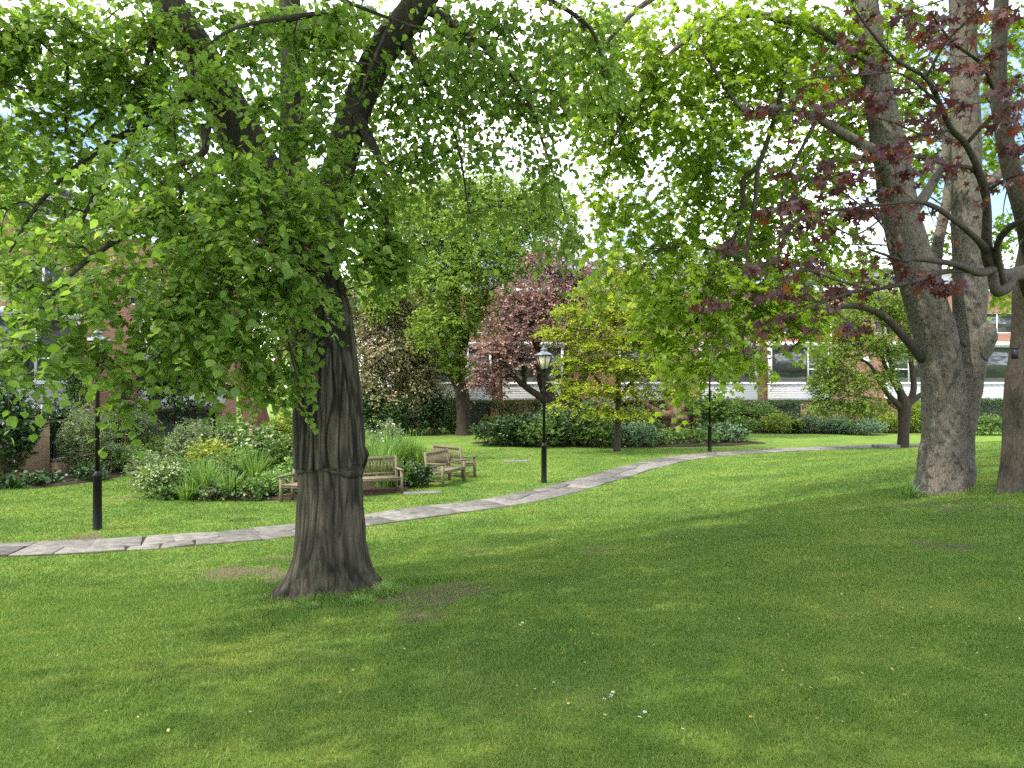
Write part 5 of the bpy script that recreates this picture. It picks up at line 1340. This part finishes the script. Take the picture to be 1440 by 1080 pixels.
# ------------------------------------------------------------------ hedges and walls at the back
def hedge(label, x0, x1, Y, h, seed, leaf='dark_leaf'):
    rng = rng_(seed)
    base = np.array([(x0+x1)/2, Y, 0.0])
    root = thing('hedge', label, 'hedge', base, 0, 'clipped hedges along the back wall')
    lv, st = Buf(), Buf()
    W, D = x1-x0, 0.8
    n = int(W*h*150)
    f = rng.random(n)
    p_ = np.c_[rng.uniform(x0, x1, n), np.where(f < 0.55, Y-D/2+rng.uniform(-0.05, 0.2, n), Y+rng.uniform(-D/2, D/2, n)), np.where(f < 0.55, rng.uniform(0.1, h, n), h-rng.random(n)**2*0.4+rng.uniform(-0.05, 0.07, n))]
    d = unit(np.c_[rng.normal(0, 0.5, n), rng.normal(-0.6, 0.4, n), rng.normal(0.4, 0.5, n)])
    twigs(lv, rng, p_, d, 0.18, 5, 0.085, 'dia', 0.2, (0.5, 0.25))
    for k in range(int(W/0.3)+2):
        xx = x0+0.15+k*(W-0.3)/(int(W/0.3)+1)
        st.tube([(xx, Y, -0.02), (xx+rng.normal(0, 0.05), Y, h*0.5), (xx+rng.normal(0, 0.1), Y, h*0.9)], [0.03, 0.02, 0.008], 5)
    bx = Buf()
    lv.build('foliage', M[leaf], root, base)
    st.build('stem', M['stem'], root, base)
hedge('dark hedge right behind the beech trunk', -2.6, -0.8, 46.8, 1.75, 161)
hedge('dark glossy hedge left of the ivy wall', 14.5, 17.3, 46.6, 1.75, 162)
hedge('long dark hedge behind the far lamp post', 9.5, 14.5, 47.0, 1.7, 163)
hedge('dark hedge at the right, seen between the twin stems and the right edge', 26.2, 31.0, 46.8, 1.85, 164)

def brick_wall(label, p0, p1, h, coping=True, mat='old_brick', th=0.28, name='brick_wall'):
    p0, p1 = np.array(p0, float), np.array(p1, float)
    L = np.linalg.norm(p1-p0)
    root = thing(name, label, 'wall', (p0[0], p0[1], 0), math.atan2(p1[1]-p0[1], p1[0]-p0[0]))
    b = Buf()
    b.box(0, -th/2, -0.2, L, th/2, h)
    b.build('wall_face', M[mat], root)
    if coping:
        b = Buf()
        k = max(1, int(L/0.6))
        for q in range(k):
            b.box(q*L/k+0.004, -th/2-0.03, h+0.002, (q+1)*L/k-0.004, th/2+0.03, h+0.06, (q*37 % 10)/10)
        b.build('coping', M['stone'], root)
    return root

def ivy(label, p0, p1, h, dens, seed, leaf='dark_leaf', top=0.5, name='ivy'):
    """climber on a wall's near face"""
    rng = rng_(seed)
    p0, p1 = np.array(p0, float), np.array(p1, float)
    t = unit((p1-p0)[None])[0]
    nrm = np.array([t[1], -t[0]])
    root = thing(name, label, 'climber', (p0[0], p0[1], 0))
    lv, st = Buf(), Buf()
    L = np.linalg.norm(p1-p0)
    n = int(L*h*dens)
    a, z = rng.random(n)*L, h*(1-rng.random(n)**1.6*1.0)
    keep = fbm(a*1.1+seed, z*1.1, 2.0, 3) > 0.62-0.35*(z/h)-top*0.2
    a, z = a[keep], z[keep]
    n = len(a)
    off = rng.uniform(0.16, 0.30, n)
    p_ = np.c_[p0[0]+t[0]*a+nrm[0]*off, p0[1]+t[1]*a+nrm[1]*off, z]
    d = unit(np.c_[nrm[0]+rng.normal(0, 0.8, n), nrm[1]*np.ones(n)+rng.normal(0, 0.5, n), rng.normal(0.2, 0.7, n)])
    twigs(lv, rng, p_, d, 0.22, 5, 0.09, 'ovate', 0.4, (0.55, 0.25), 0.2, 0.6)
    for k in range(5):
        aa = L*(k+0.5)/5
        q0 = np.array([p0[0]+t[0]*aa+nrm[0]*0.16, p0[1]+t[1]*aa+nrm[1]*0.16, 0.0])
        q1 = q0+np.array([t[0], t[1], 0])*rng.normal(0, 0.3)+np.array([0, 0, h*0.6])
        q2 = q0+np.array([t[0], t[1], 0])*rng.normal(0, 0.6)+np.array([0, 0, h])
        st.tube(spline([q0, q1, q2], 5), np.linspace(0.02, 0.006, 11), 5)
    lv.build('foliage', M[leaf], root, (p0[0], p0[1], 0))
    st.build('stem', M['stem'], root, (p0[0], p0[1], 0))

YW = 47.0
brick_wall('mossy brick wall with ivy top, right of the beech trunk', (-0.8, YW), (1.55, YW), 1.6)
brick_wall('short brick wall piece behind the burr trunk', (6.9, YW), (9.4, YW), 1.5)
brick_wall('ivy hung brick wall in the border at the right', (17.4, YW), (21.3, YW), 1.62)
brick_wall('low brick wall behind the small tree at the right', (21.3, YW+0.4), (26.2, YW+0.4), 1.2)
ivy('ivy trailing from the top of the mossy wall beside the beech', (-0.8, YW), (1.55, YW), 1.7, 40, 171, 'mid_leaf')
ivy('ivy hanging on the brick wall in the right border', (17.4, YW), (21.3, YW), 1.72, 34, 172, 'mid_leaf')
ivy('ivy over the wall piece behind the burr trunk', (6.9, YW), (9.4, YW), 1.6, 40, 173, 'dark_leaf')
# gabled gate pier
root = thing('gate_pier', 'brick pier with a small tiled gable cap behind the central lamp post', 'pier', (1.95, YW-0.1, 0))
b = Buf(); b.box(-0.12, -0.22, -0.1, 0.14, 0.22, 1.7); b.box(-0.55, -0.2, 1.52, -0.12, 0.2, 1.7)
b.build('pier', M['old_brick'], root)
b = Buf()
V = [(-0.75, -0.35, 1.70), (0.35, -0.35, 1.70), (-0.2, -0.35, 2.35), (-0.75, 0.35, 1.70), (0.35, 0.35, 1.70), (-0.2, 0.35, 2.35)]
b.add(V, [np.array([[0, 1, 2], [3, 5, 4]]), np.array([[0, 3, 4, 1], [1, 4, 5, 2], [2, 5, 3, 0]])])
b.build('roof', M['tile'], root)

def railing(label, p0, p1, z0, z1, dwarf=True, gap=0.12):
    p0, p1 = np.array(p0, float), np.array(p1, float)
    L = np.linalg.norm(p1-p0)
    root = thing('railing', label, 'railing', (p0[0], p0[1], 0), math.atan2(p1[1]-p0[1], p1[0]-p0[0]))
    if dwarf:
        b = Buf(); b.box(0, -0.12, -0.2, L, 0.12, z0-0.062); b.build('dwarf_wall', M['old_brick'], root)
        b = Buf(); b.box(-0.02, -0.15, z0-0.06, L+0.02, 0.15, z0); b.build('coping', M['stone'], root)
    b = Buf()
    for zz in (z0+0.12, z1-0.12):
        b.box(0, -0.012, zz-0.018, L, 0.012, zz+0.018)
    b.build('rails', M['black_iron'], root)
    b = Buf()
    k = int(L/gap)
    for q in range(k+1):
        x = q*L/k
        r = 0.022 if q % 12 == 0 else 0.010
        b.lathe([(r, z0-0.03), (r, z1-0.04), (r*1.5, z1-0.02), (0.001, z1+0.05)], 6, (x, 0, 0))
    b.build('bars', M['black_iron'], root)
railing('black railing on a low brick wall at the far left', (-13.75, 23.4), (-13.3, 26.6), 0.55, 1.55)
railing('black railing behind the low shrubs left of the round bed', (-13.9, 29.6), (-11.6, 31.2), 0.45, 1.75)
railing('black railing behind the golden maple stem', (4.0, YW), (6.9, YW), 0.5, 1.6)
brick_wall('shaded brick garden wall at the left edge', (-17.5, 20.3), (-13.8, 23.3), 1.62)

# white folding clothes airer behind the left wall
root = thing('rotary_airer', 'white folded wire airer standing before the pale house at left', 'airer', (-16.0, 26.6, 0))
b = Buf(); b.lathe([(0.022, -0.3), (0.022, 2.1)], 8); b.build('post', M['white_paint'], root)
b = Buf()
for k in range(6):
    for s in (-1, 1):
        x0 = -1.0+k*0.33
        b.tube([(x0, 0.02*s, 1.85+0.18*s), (x0+0.45, 0.02*s, 1.85-0.18*s)], 0.011, 5)
b.tube([(-1.0, 0, 2.08), (0, 0.02, 2.05), (1.1, 0, 1.62)], 0.012, 5)
b.tube([(-1.05, 0, 1.66), (0, -0.02, 1.63), (1.1, 0, 1.66)], 0.012, 5)
b.build('arms', M['white_paint'], root)

# ------------------------------------------------------------------ houses
def front(buf, x0, x1, z0, z1, y, holes, depth=0.14):
    """a wall face at y with rectangular openings and their reveals"""
    gx_ = sorted({x0, x1, *[h[0] for h in holes], *[h[1] for h in holes]})
    gz_ = sorted({z0, z1, *[h[2] for h in holes], *[h[3] for h in holes]})
    for a, c in zip(gx_[:-1], gx_[1:]):
        for e, f in zip(gz_[:-1], gz_[1:]):
            mx_, mz_ = (a+c)/2, (e+f)/2
            if any(h[0] < mx_ < h[1] and h[2] < mz_ < h[3] for h in holes):
                continue
            buf.add([(a, y, e), (c, y, e), (c, y, f), (a, y, f)], np.array([[0, 1, 2, 3]]))
    for a, c, e, f in holes:
        yy = y+depth
        buf.add([(a, y, e), (c, y, e), (c, yy, e), (a, yy, e), (a, y, f), (c, y, f), (c, yy, f), (a, yy, f)],
                np.array([[0, 3, 2, 1], [4, 5, 6, 7], [0, 4, 7, 3], [1, 2, 6, 5]]))

def window(root, x0, x1, z0, z1, y, mull=(), transoms=(), name='window', blind=False):
    f = Buf()
    t, d = 0.07, 0.05
    f.box(x0, y-d, z0, x1, y+d, z0+t); f.box(x0, y-d, z1-t, x1, y+d, z1)
    f.box(x0, y-d, z0+t, x0+t, y+d, z1-t); f.box(x1-t, y-d, z0+t, x1, y+d, z1-t)
    for mxx in mull:
        f.box(mxx-0.04, y-d+0.003, z0+t, mxx+0.04, y+d-0.003, z1-t)
    for a, c, zz in transoms:
        f.box(a, y-d+0.006, zz-0.035, c, y+d-0.006, zz+0.035)
    fr = f.build(name, M['white_paint'], root)
    g = Buf()
    g.box(x0+t*0.5, y+0.012, z0+t*0.5, x1-t*0.5, y+0.02, z1-t*0.5)
    g.build('pane', M['glass'], fr)
    if blind:
        q = Buf(); q.box(x0+t, y+0.026, z0+(z1-z0)*0.45, x1-t, y+0.032, z1-t); q.build('blind', M['blind'], fr)
    return fr

def house(label, loc, rz, W, p0, p1, upper=(), side=1, pipe=None, dish=None):
    """terrace house, x along the street front, front at y=0; p0..p1 is the white jettied bay"""
    root = thing('terrace_house', label, 'house', loc, rz, 'brick terrace houses round the garden')
    D = 8.0
    ups = [(a, c, 6.1, 7.45) for a, c in upper]
    b = Buf()
    front(b, 0, W, -0.9, 8.8, 0, [(p0+0.1, p1-0.1, -0.5, 1.6), (p0, p1, 1.75, 5.5)]+ups)
    b.add([(0, 0, -0.9), (0, D, -0.9), (0, D, 8.8), (0, 0, 8.8)], np.array([[3, 2, 1, 0]]))
    b.add([(W, 0, -0.9), (W, D, -0.9), (W, D, 8.8), (W, 0, 8.8)], np.array([[0, 1, 2, 3]]))
    b.add([(0, D, -0.9), (W, D, -0.9), (W, D, 8.8), (0, D, 8.8)], np.array([[3, 2, 1, 0]]))
    b.build('wall', M['brick'], root)
    b = Buf(); b.box(p0+0.05, 0.16, -0.6, p1-0.05, 0.3, 1.7); b.build('garage_door', M['dark_inside'], root)
    # clapboard apron of the bay
    b = Buf()
    nb = 7
    for k in range(nb):
        z = 1.75+k*1.02/nb
        dz = 1.02/nb
        V = [(p0, -0.48, z), (p1, -0.48, z), (p1, -0.468, z+dz), (p0, -0.468, z+dz), (p0, 0.1, z), (p1, 0.1, z), (p1, 0.1, z+dz), (p0, 0.1, z+dz)]
        b.add(V, np.array([[0, 1, 2, 3], [0, 3, 7, 4], [1, 5, 6, 2]]+([[0, 4, 5, 1]] if k == 0 else [])+([[3, 2, 6, 7]] if k == nb-1 else [])))
        if k:
            b.add([(p0, -0.48, z), (p1, -0.48, z), (p1, -0.467, z), (p0, -0.467, z)], np.array([[3, 2, 1, 0]]))
    b.build('clapboard', M['white_wall'], root)
    b = Buf()
    b.box(p0-0.04, -0.53, 2.772, p1+0.04, 0.1, 2.85)
    b.box(p0-0.05, -0.55, 5.25, p1+0.05, 0.1, 5.52)
    b.box(p0, -0.46, 2.853, p0+0.1, 0.1, 5.247); b.box(p1-0.1, -0.46, 2.853, p1, 0.1, 5.247)
    b.build('bay_trim', M['white_paint'], root)
    ws = p1-p0
    split = p0+0.1+(ws-0.2)*(0.66 if side > 0 else 0.34)
    a, c = (split, p1-0.1) if side > 0 else (p0+0.1, split)
    window(root, p0+0.1, p1-0.1, 2.855, 5.245, -0.40, (split,), ((a, c, 3.75),), 'bay_window')
    for q, (u0, u1, e, f) in enumerate(ups):
        window(root, u0, u1, e, f, 0.10, ((u0+u1)/2,), (), 'window', blind=(q == 0))
    b = Buf(); b.box(-0.02, -0.10, 8.802, W+0.02, 0.9, 9.02); b.build('fascia', M['white_paint'], root)
    b = Buf()
    front(b, 0.0, W, 9.022, 10.25, 1.0, [(0.5, W-0.5, 9.3, 10.05)])
    b.build('top_storey', M['white_wall'], root)
    window(root, 0.5, W-0.5, 9.3, 10.05, 1.10, (W*0.33, W*0.66), (), 'top_window')
    b = Buf(); b.box(-0.1, 0.6, 10.252, W+0.1, D, 10.42); b.build('roof', M['roof_felt'], root)
    b = Buf(); b.box(0.03, 0.9, 8.3, W-0.03, D-0.05, 8.79); b.box(0.03, 1.3, 9.025, W-0.03, D-0.05, 9.2)
    b.build('roof_deck', M['roof_felt'], root)
    if pipe:
        b = Buf(); b.tube([(pipe, -0.07, -0.5), (pipe, -0.07, 8.7)], 0.05, 8); b.build('drainpipe', M['white_paint'], root)
    return root

YH = 51.0
def hx(px):
    return (px-720)/FPX*YH
def row_house(label, a, c, p0, p1, upper=(), side=1, pipe=None):
    house(label, (hx(a), YH, 0), 0, hx(c)-hx(a)-0.006, hx(p0)-hx(a), hx(p1)-hx(a), [(hx(u)-hx(a), hx(v)-hx(a)) for u, v in upper], side, None if pipe is None else hx(pipe)-hx(a))
row_house('brick terrace house with a white bay, behind the beech and cream edged tree', 555, 699, 596, 692, ((600, 640), (655, 690)), 1)
row_house('brick terrace house with a white bay, behind the plum tree', 699, 850, 707, 792, ((715, 755),), -1)
row_house('brick terrace house behind the golden maple', 850, 964, 868, 950, ((880, 930),), 1)
row_house('brick terrace house behind the far lamp post', 964, 1070, 982, 1062, ((1000, 1045),), -1)
row_house('brick terrace house with a white framed bay window and drainpipe above the ivy wall', 1070, 1205, 1079, 1162, ((1096, 1154),), 1, 1168)
row_house('brick terrace house with a round white dish, behind the small spreading tree', 1205, 1345, 1243, 1330, ((1230, 1262), (1290, 1325)), -1)
row_house('brick terrace house at the right, between the twin stems and the right edge', 1345, 1500, 1358, 1470, ((1374, 1432),), 1)
b = Buf()
c = np.array([hx(1217), YH-0.25, CAMZ+(540-508)/FPX*YH])
root = thing('satellite_dish', 'round white satellite dish on the brick house wall at the right', 'satellite dish', c)
b.tube([(0, 0.0, 0), (0, 0.02, 0), (0, 0.05, 0), (0, 0.07, 0)], [0.30, 0.27, 0.16, 0.03], 20); b.build('dish', M['white_paint'], root)
b = Buf(); b.tube([(0, 0.06, 0), (0, 0.27, -0.05)], 0.025, 6); b.tube([(0, 0.03, -0.2), (0, -0.2, -0.05)], 0.012, 5); b.box(-0.05, -0.26, -0.09, 0.05, -0.19, -0.01); b.build('bracket', M['lantern_lead'], root)

LD = np.array([0.42, 0.9075])
l0 = np.array([-19.6, 24.6])
la = math.atan2(LD[1], LD[0])
for k, lab in enumerate(('brick terrace house nearest at the left, white bay above the airer', 'brick terrace house at the left behind the red barked tree')):
    q = l0+LD*7.4*k
    house(lab, (q[0], q[1], 0), la, 7.39, 1.2+0.6*k, 6.2, ((1.4, 3.0), (4.2, 6.0)), 1-2*k)
q = l0-LD*7.4
house('brick terrace house at the far left edge, mostly hidden by leaves', (q[0], q[1], 0), la, 7.39, 0.9, 6.0, ((1.4, 3.0), (4.2, 6.0)), 1)

# ------------------------------------------------------------------ lamp posts
def make_lamp():
    root = thing('lamp_post', 'lamp', 'lamp post', (0, 0, 0), 0, 'black lantern posts along the path')
    b = Buf()
    b.lathe([(0.088, -0.1), (0.088, 0.03), (0.080, 0.05), (0.078, 1.02), (0.088, 1.03), (0.088, 1.06), (0.06, 1.10), (0.045, 1.13)], 20)
    b.build('base', M['black_iron'], root, (0, 0, 0), True)
    b = Buf()
    b.lathe([(0.043, 1.12), (0.036, 2.95), (0.030, 3.02), (0.05, 3.04), (0.05, 3.07), (0.03, 3.10), (0.03, 3.16), (0.09, 3.20)], 16)
    b.build('pole', M['black_iron'], root, (0, 0, 0), True)
    b = Buf()
    b.lathe([(0.20, 3.10), (0.20, 3.12)], 12) if False else None
    b.tube([(-0.2, 0, 3.13), (0, 0, 3.13), (0.2, 0, 3.13)], 0.012, 6)
    b.build('ladder_bar', M['black_iron'], root)
    n = 6
    a = np.arange(n)*2*math.pi/n+math.pi/6
    zb, zt, rb, rt = 3.22, 3.60, 0.115, 0.235
    lo = np.c_[np.cos(a)*rb, np.sin(a)*rb, np.full(n, zb)]
    hi = np.c_[np.cos(a)*rt, np.sin(a)*rt, np.full(n, zt)]
    g = Buf()
    i = np.arange(n)
    g.add(np.concatenate([lo*np.array([.97, .97, 1]), hi*np.array([.97, .97, 1])]), [np.stack([i, (i+1) % n, n+(i+1) % n, n+i], -1), i[None, ::-1], n+i[None]])
    g.build('lantern_glass', M['lantern_glass'], root)
    f = Buf()
    for k in range(n):
        f.tube([lo[k], hi[k]], 0.011, 5)
        f.tube([lo[k], lo[(k+1) % n]], 0.011, 5)
        f.tube([hi[k], hi[(k+1) % n]], 0.014, 5)
    f.lathe([(0.03, 3.17), (0.13, 3.205), (0.13, 3.225)], 6)
    f.build('lantern_frame', M['black_iron'], root)
    r_ = Buf()
    r_.lathe([(0.262, 3.605), (0.265, 3.625), (0.20, 3.665), (0.115, 3.70), (0.085, 3.73), (0.085, 3.755), (0.10, 3.765), (0.09, 3.79), (0.05, 3.82), (0.03, 3.835), (0.035, 3.85), (0.012, 3.875), (0.002, 3.92)], 12)
    r_.build('lantern_roof', M['lantern_lead'], root)
    return root
lamp = make_lamp()
for k, (px, Y, lab) in enumerate(((765, 22.2, 'black lamp post with a glass lantern in the centre, beside the path'), (137, 15.0, 'black lamp post at the left whose lantern is hidden in leaves'), (998, 32.4, 'farthest black lamp post, its top hidden by the maple leaves'))):
    o = lamp if k == 0 else copy_tree(lamp)
    g = on_ground(px, Y)
    o.location = g
    o.rotation_euler = (0, 0, 0.15+0.3*k)
    o['label'] = lab

# ------------------------------------------------------------------ benches
def make_bench():
    """teak bench: x along its length, front towards -y"""
    root = thing('park_bench', 'bench', 'bench', (0, 0, 0), 0, 'wooden benches round the flower bed')
    L, Dp = 1.45, 0.54
    for sx in (-1, 1):
        x = sx*(L/2-0.035)
        b = Buf(); b.box(x-0.033, -Dp/2, 0, x+0.033, -Dp/2+0.066, 0.60); b.build('leg', M['teak'], root)
        b = Buf()
        b.add([(x-0.033, Dp/2-0.07, 0), (x+0.033, Dp/2-0.07, 0), (x+0.033, Dp/2, 0), (x-0.033, Dp/2, 0), (x-0.033, Dp/2-0.07, 0.42), (x+0.033, Dp/2-0.07, 0.42), (x+0.033, Dp/2, 0.42), (x-0.033, Dp/2, 0.42),
               (x-0.033, Dp/2+0.02, 0.93), (x+0.033, Dp/2+0.02, 0.93), (x+0.033, Dp/2+0.07, 0.93), (x-0.033, Dp/2+0.07, 0.93)],
              np.array([[0, 3, 2, 1], [0, 1, 5, 4], [1, 2, 6, 5], [2, 3, 7, 6], [3, 0, 4, 7], [4, 5, 9, 8], [5, 6, 10, 9], [6, 7, 11, 10], [7, 4, 8, 11], [8, 9, 10, 11]]))
        b.build('leg', M['teak'], root)
        b = Buf(); b.box(x-0.045, -Dp/2-0.03, 0.602, x+0.045, Dp/2-0.035, 0.635); b.build('armrest', M['teak'], root)
        for za, zb in ((0.12, 0.17), (0.34, 0.405)):
            b = Buf(); b.box(x-0.02, -Dp/2+0.068, za, x+0.02, Dp/2-0.072, zb); b.build('side_rail', M['teak'], root)
    b = Buf()
    for k in range(6):
        y = -Dp/2-0.01+k*0.083
        b.box(-L/2+0.072, y, 0.41, L/2-0.072, y+0.07, 0.435)
    b.box(-L/2+0.072, -Dp/2+0.01, 0.345, L/2-0.072, -Dp/2+0.045, 0.407)
    b.build('seat', M['teak'], root)
    b = Buf()
    def back(x0, x1, z0, z1, t=0.012):
        y0 = Dp/2-0.03+(z0-0.42)*0.14
        y1 = Dp/2-0.03+(z1-0.42)*0.14
        V = [(x0, y0-t, z0), (x1, y0-t, z0), (x1, y0+t, z0), (x0, y0+t, z0), (x0, y1-t, z1), (x1, y1-t, z1), (x1, y1+t, z1), (x0, y1+t, z1)]
        b.add(V, np.array([[0, 3, 2, 1], [4, 5, 6, 7], [0, 1, 5, 4], [1, 2, 6, 5], [2, 3, 7, 6], [3, 0, 4, 7]]))
    back(-L/2+0.07, L/2-0.07, 0.845, 0.925, 0.018)
    back(-L/2+0.07, L/2-0.07, 0.47, 0.52, 0.018)
    for k in range(14):
        x = -L/2+0.13+k*(L-0.26)/13
        back(x-0.02, x+0.02, 0.522, 0.843, 0.008)
    b.build('backrest', M['teak'], root)
    return root
bench = make_bench()
def place_bench(o, cx, cy_, fx, fy, lab):
    o.location = (cx, cy_, gz(cx, cy_))
    o.rotation_euler = (0, 0, math.atan2(fy, fx)+math.pi/2)
    o['label'] = lab
place_bench(bench, -3.55, 19.95, 0.42, -0.9, 'weathered bench just right of the big trunk, facing the path')
place_bench(copy_tree(bench), -1.85, 22.0, 0.93, -0.36, 'weathered bench seen side on, right of the tall irises')
place_bench(copy_tree(bench), -1.75, 23.9, 0.75, 0.65, 'half hidden bench just beyond the side-on one')
place_bench(copy_tree(bench), -4.75, 18.55, -0.35, -0.94, 'bench mostly hidden behind the left of the big trunk')

# low wire fence round the bed's left end
root = thing('bed_fence', 'low black wire fence round the left end of the flower bed', 'fence', (BEDC[0], BEDC[1], 0))
wires, posts = Buf(), []
an = np.radians(np.linspace(150, 262, 40))
ring = np.c_[np.cos(an)*(BEDR[0]+0.12), np.sin(an)*(BEDR[1]+0.12)]
for z in (0.12, 0.28, 0.44):
    wires.tube(np.c_[ring, np.full(40, z+0.03)], 0.004, 4)
for p_ in ring[::1]:
    wires.tube([(p_[0], p_[1], 0), (p_[0], p_[1], 0.5)], 0.003, 4)
wires.build('wire', M['black_iron'], root)
for p_ in ring[[0, 10, 20, 30, 39]]:
    q = Buf(); q.lathe([(0.014, -0.05), (0.014, 0.58), (0.018, 0.585), (0.002, 0.61)], 6, (p_[0], p_[1], 0)); q.build('post', M['black_iron'], root)

# ------------------------------------------------------------------ slabs and daisies in the lawn
def slab(label, px, Y, w, d, h=0.03, rz=0.2):
    g = on_ground(px, Y)
    b = Buf()
    V = np.array([(-w/2, -d/2), (w/2, -d/2*0.9), (w/2*0.95, d/2), (-w/2*0.97, d/2)])
    W_ = np.concatenate([np.c_[V, np.full(4, -0.05)], np.c_[V, np.full(4, h-0.01)], np.c_[V*0.95, np.full(4, h)]])
    b.add(W_, np.array([[0, 1, 5, 4], [1, 2, 6, 5], [2, 3, 7, 6], [3, 0, 4, 7], [4, 5, 9, 8], [5, 6, 10, 9], [6, 7, 11, 10], [7, 4, 8, 11], [8, 9, 10, 11]]))
    o = b.build('stone_slab', M['stone'])
    o.location = g
    o.rotation_euler = (0, 0, rz)
    tag(o, label, 'slab')
slab('flat grey stone let into the lawn left of the central lamp', 728, 28.3, 1.0, 0.5)
slab('flat grey stone in the grass in front of the right bench', 594, 20.1, 1.0, 0.4)
slab('raised grey stone block at the end of the path by the small tree', 1246, 34.3, 1.1, 0.5, 0.14)

def make_daisy():
    root = thing('daisy', 'small white daisy in the short grass in the foreground', 'flower', (0, 0, 0), 0, 'daisies in the lawn')
    b = Buf(); b.tube([(0, 0, -0.01), (0.003, 0, 0.03), (0, 0.004, 0.05)], 0.0012, 4); b.build('stem', M['strap_leaf'], root)
    b = Buf()
    a = np.arange(12)*2*math.pi/12
    put_leaves(b, np.repeat(np.array([[0, 0.004, 0.05]]), 12, 0), np.c_[np.cos(a), np.sin(a), np.full(12, 0.25)], np.repeat(np.array([[0, 0, 1.0]]), 12, 0), 0.017, 'narrow', np.full(12, 0.5), 1.5)
    b.build('petals', M['white_flower'], root)
    b = Buf(); b.lathe([(0.006, 0.049), (0.006, 0.053), (0.002, 0.057)], 8, (0, 0.004, 0)); b.build('centre', M['lemon_leaf'], root)
    return root
dz = make_daisy()
dspots = [(730, 884), (735, 880), (738, 883), (858, 984), (861, 979), (857, 988), (898, 1016), (907, 1008), (849, 990), (752, 973), (778, 963), (350, 1005), (960, 1030)]
for k, (px, py) in enumerate(dspots):
    o = dz if k == 0 else copy_tree(dz)
    lo, hi = 2.0, 14.0
    for _ in range(40):
        Y = (lo+hi)/2
        q = P(px, py, Y)
        if q[2] > gz(q[0], q[1]): lo = Y
        else: hi = Y
    q = P(px, py, lo)
    o.location = (q[0], q[1], gz(q[0], q[1])-0.008)
    o.rotation_euler = (0.2*math.sin(k), 0.2*math.cos(k*3), k)
    s = 0.62 if k < 9 else 0.45
    o.scale = (s, s, s)
for k, (px, py, r_, h_, n_, lab) in enumerate(((546, 838, 0.2, 0.16, 220, 'tuft of long dark grass at the right foot of the big trunk'), (508, 851, 0.2, 0.12, 180, 'tuft of long grass in front of the big trunk, right of its middle'), (436, 857, 0.16, 0.09, 130, 'short tuft of grass between the front roots of the big trunk'), (376, 846, 0.16, 0.10, 130, 'tuft of grass at the left root of the big trunk'))):
    q = see(px, py)
    strap('grass_tuft', lab, px, q[1], r_, h_, n_, 190+k, 0.9, 0.003)
strap('bluebell_tuft', 'strappy green tuft at the left foot of the twin-stemmed tree', 1278, 12.7, 0.25, 0.32, 60, 192, 1.0, 0.012)
print('verts', sum(len(o.data.vertices) for o in bpy.data.objects if o.type == 'MESH'))
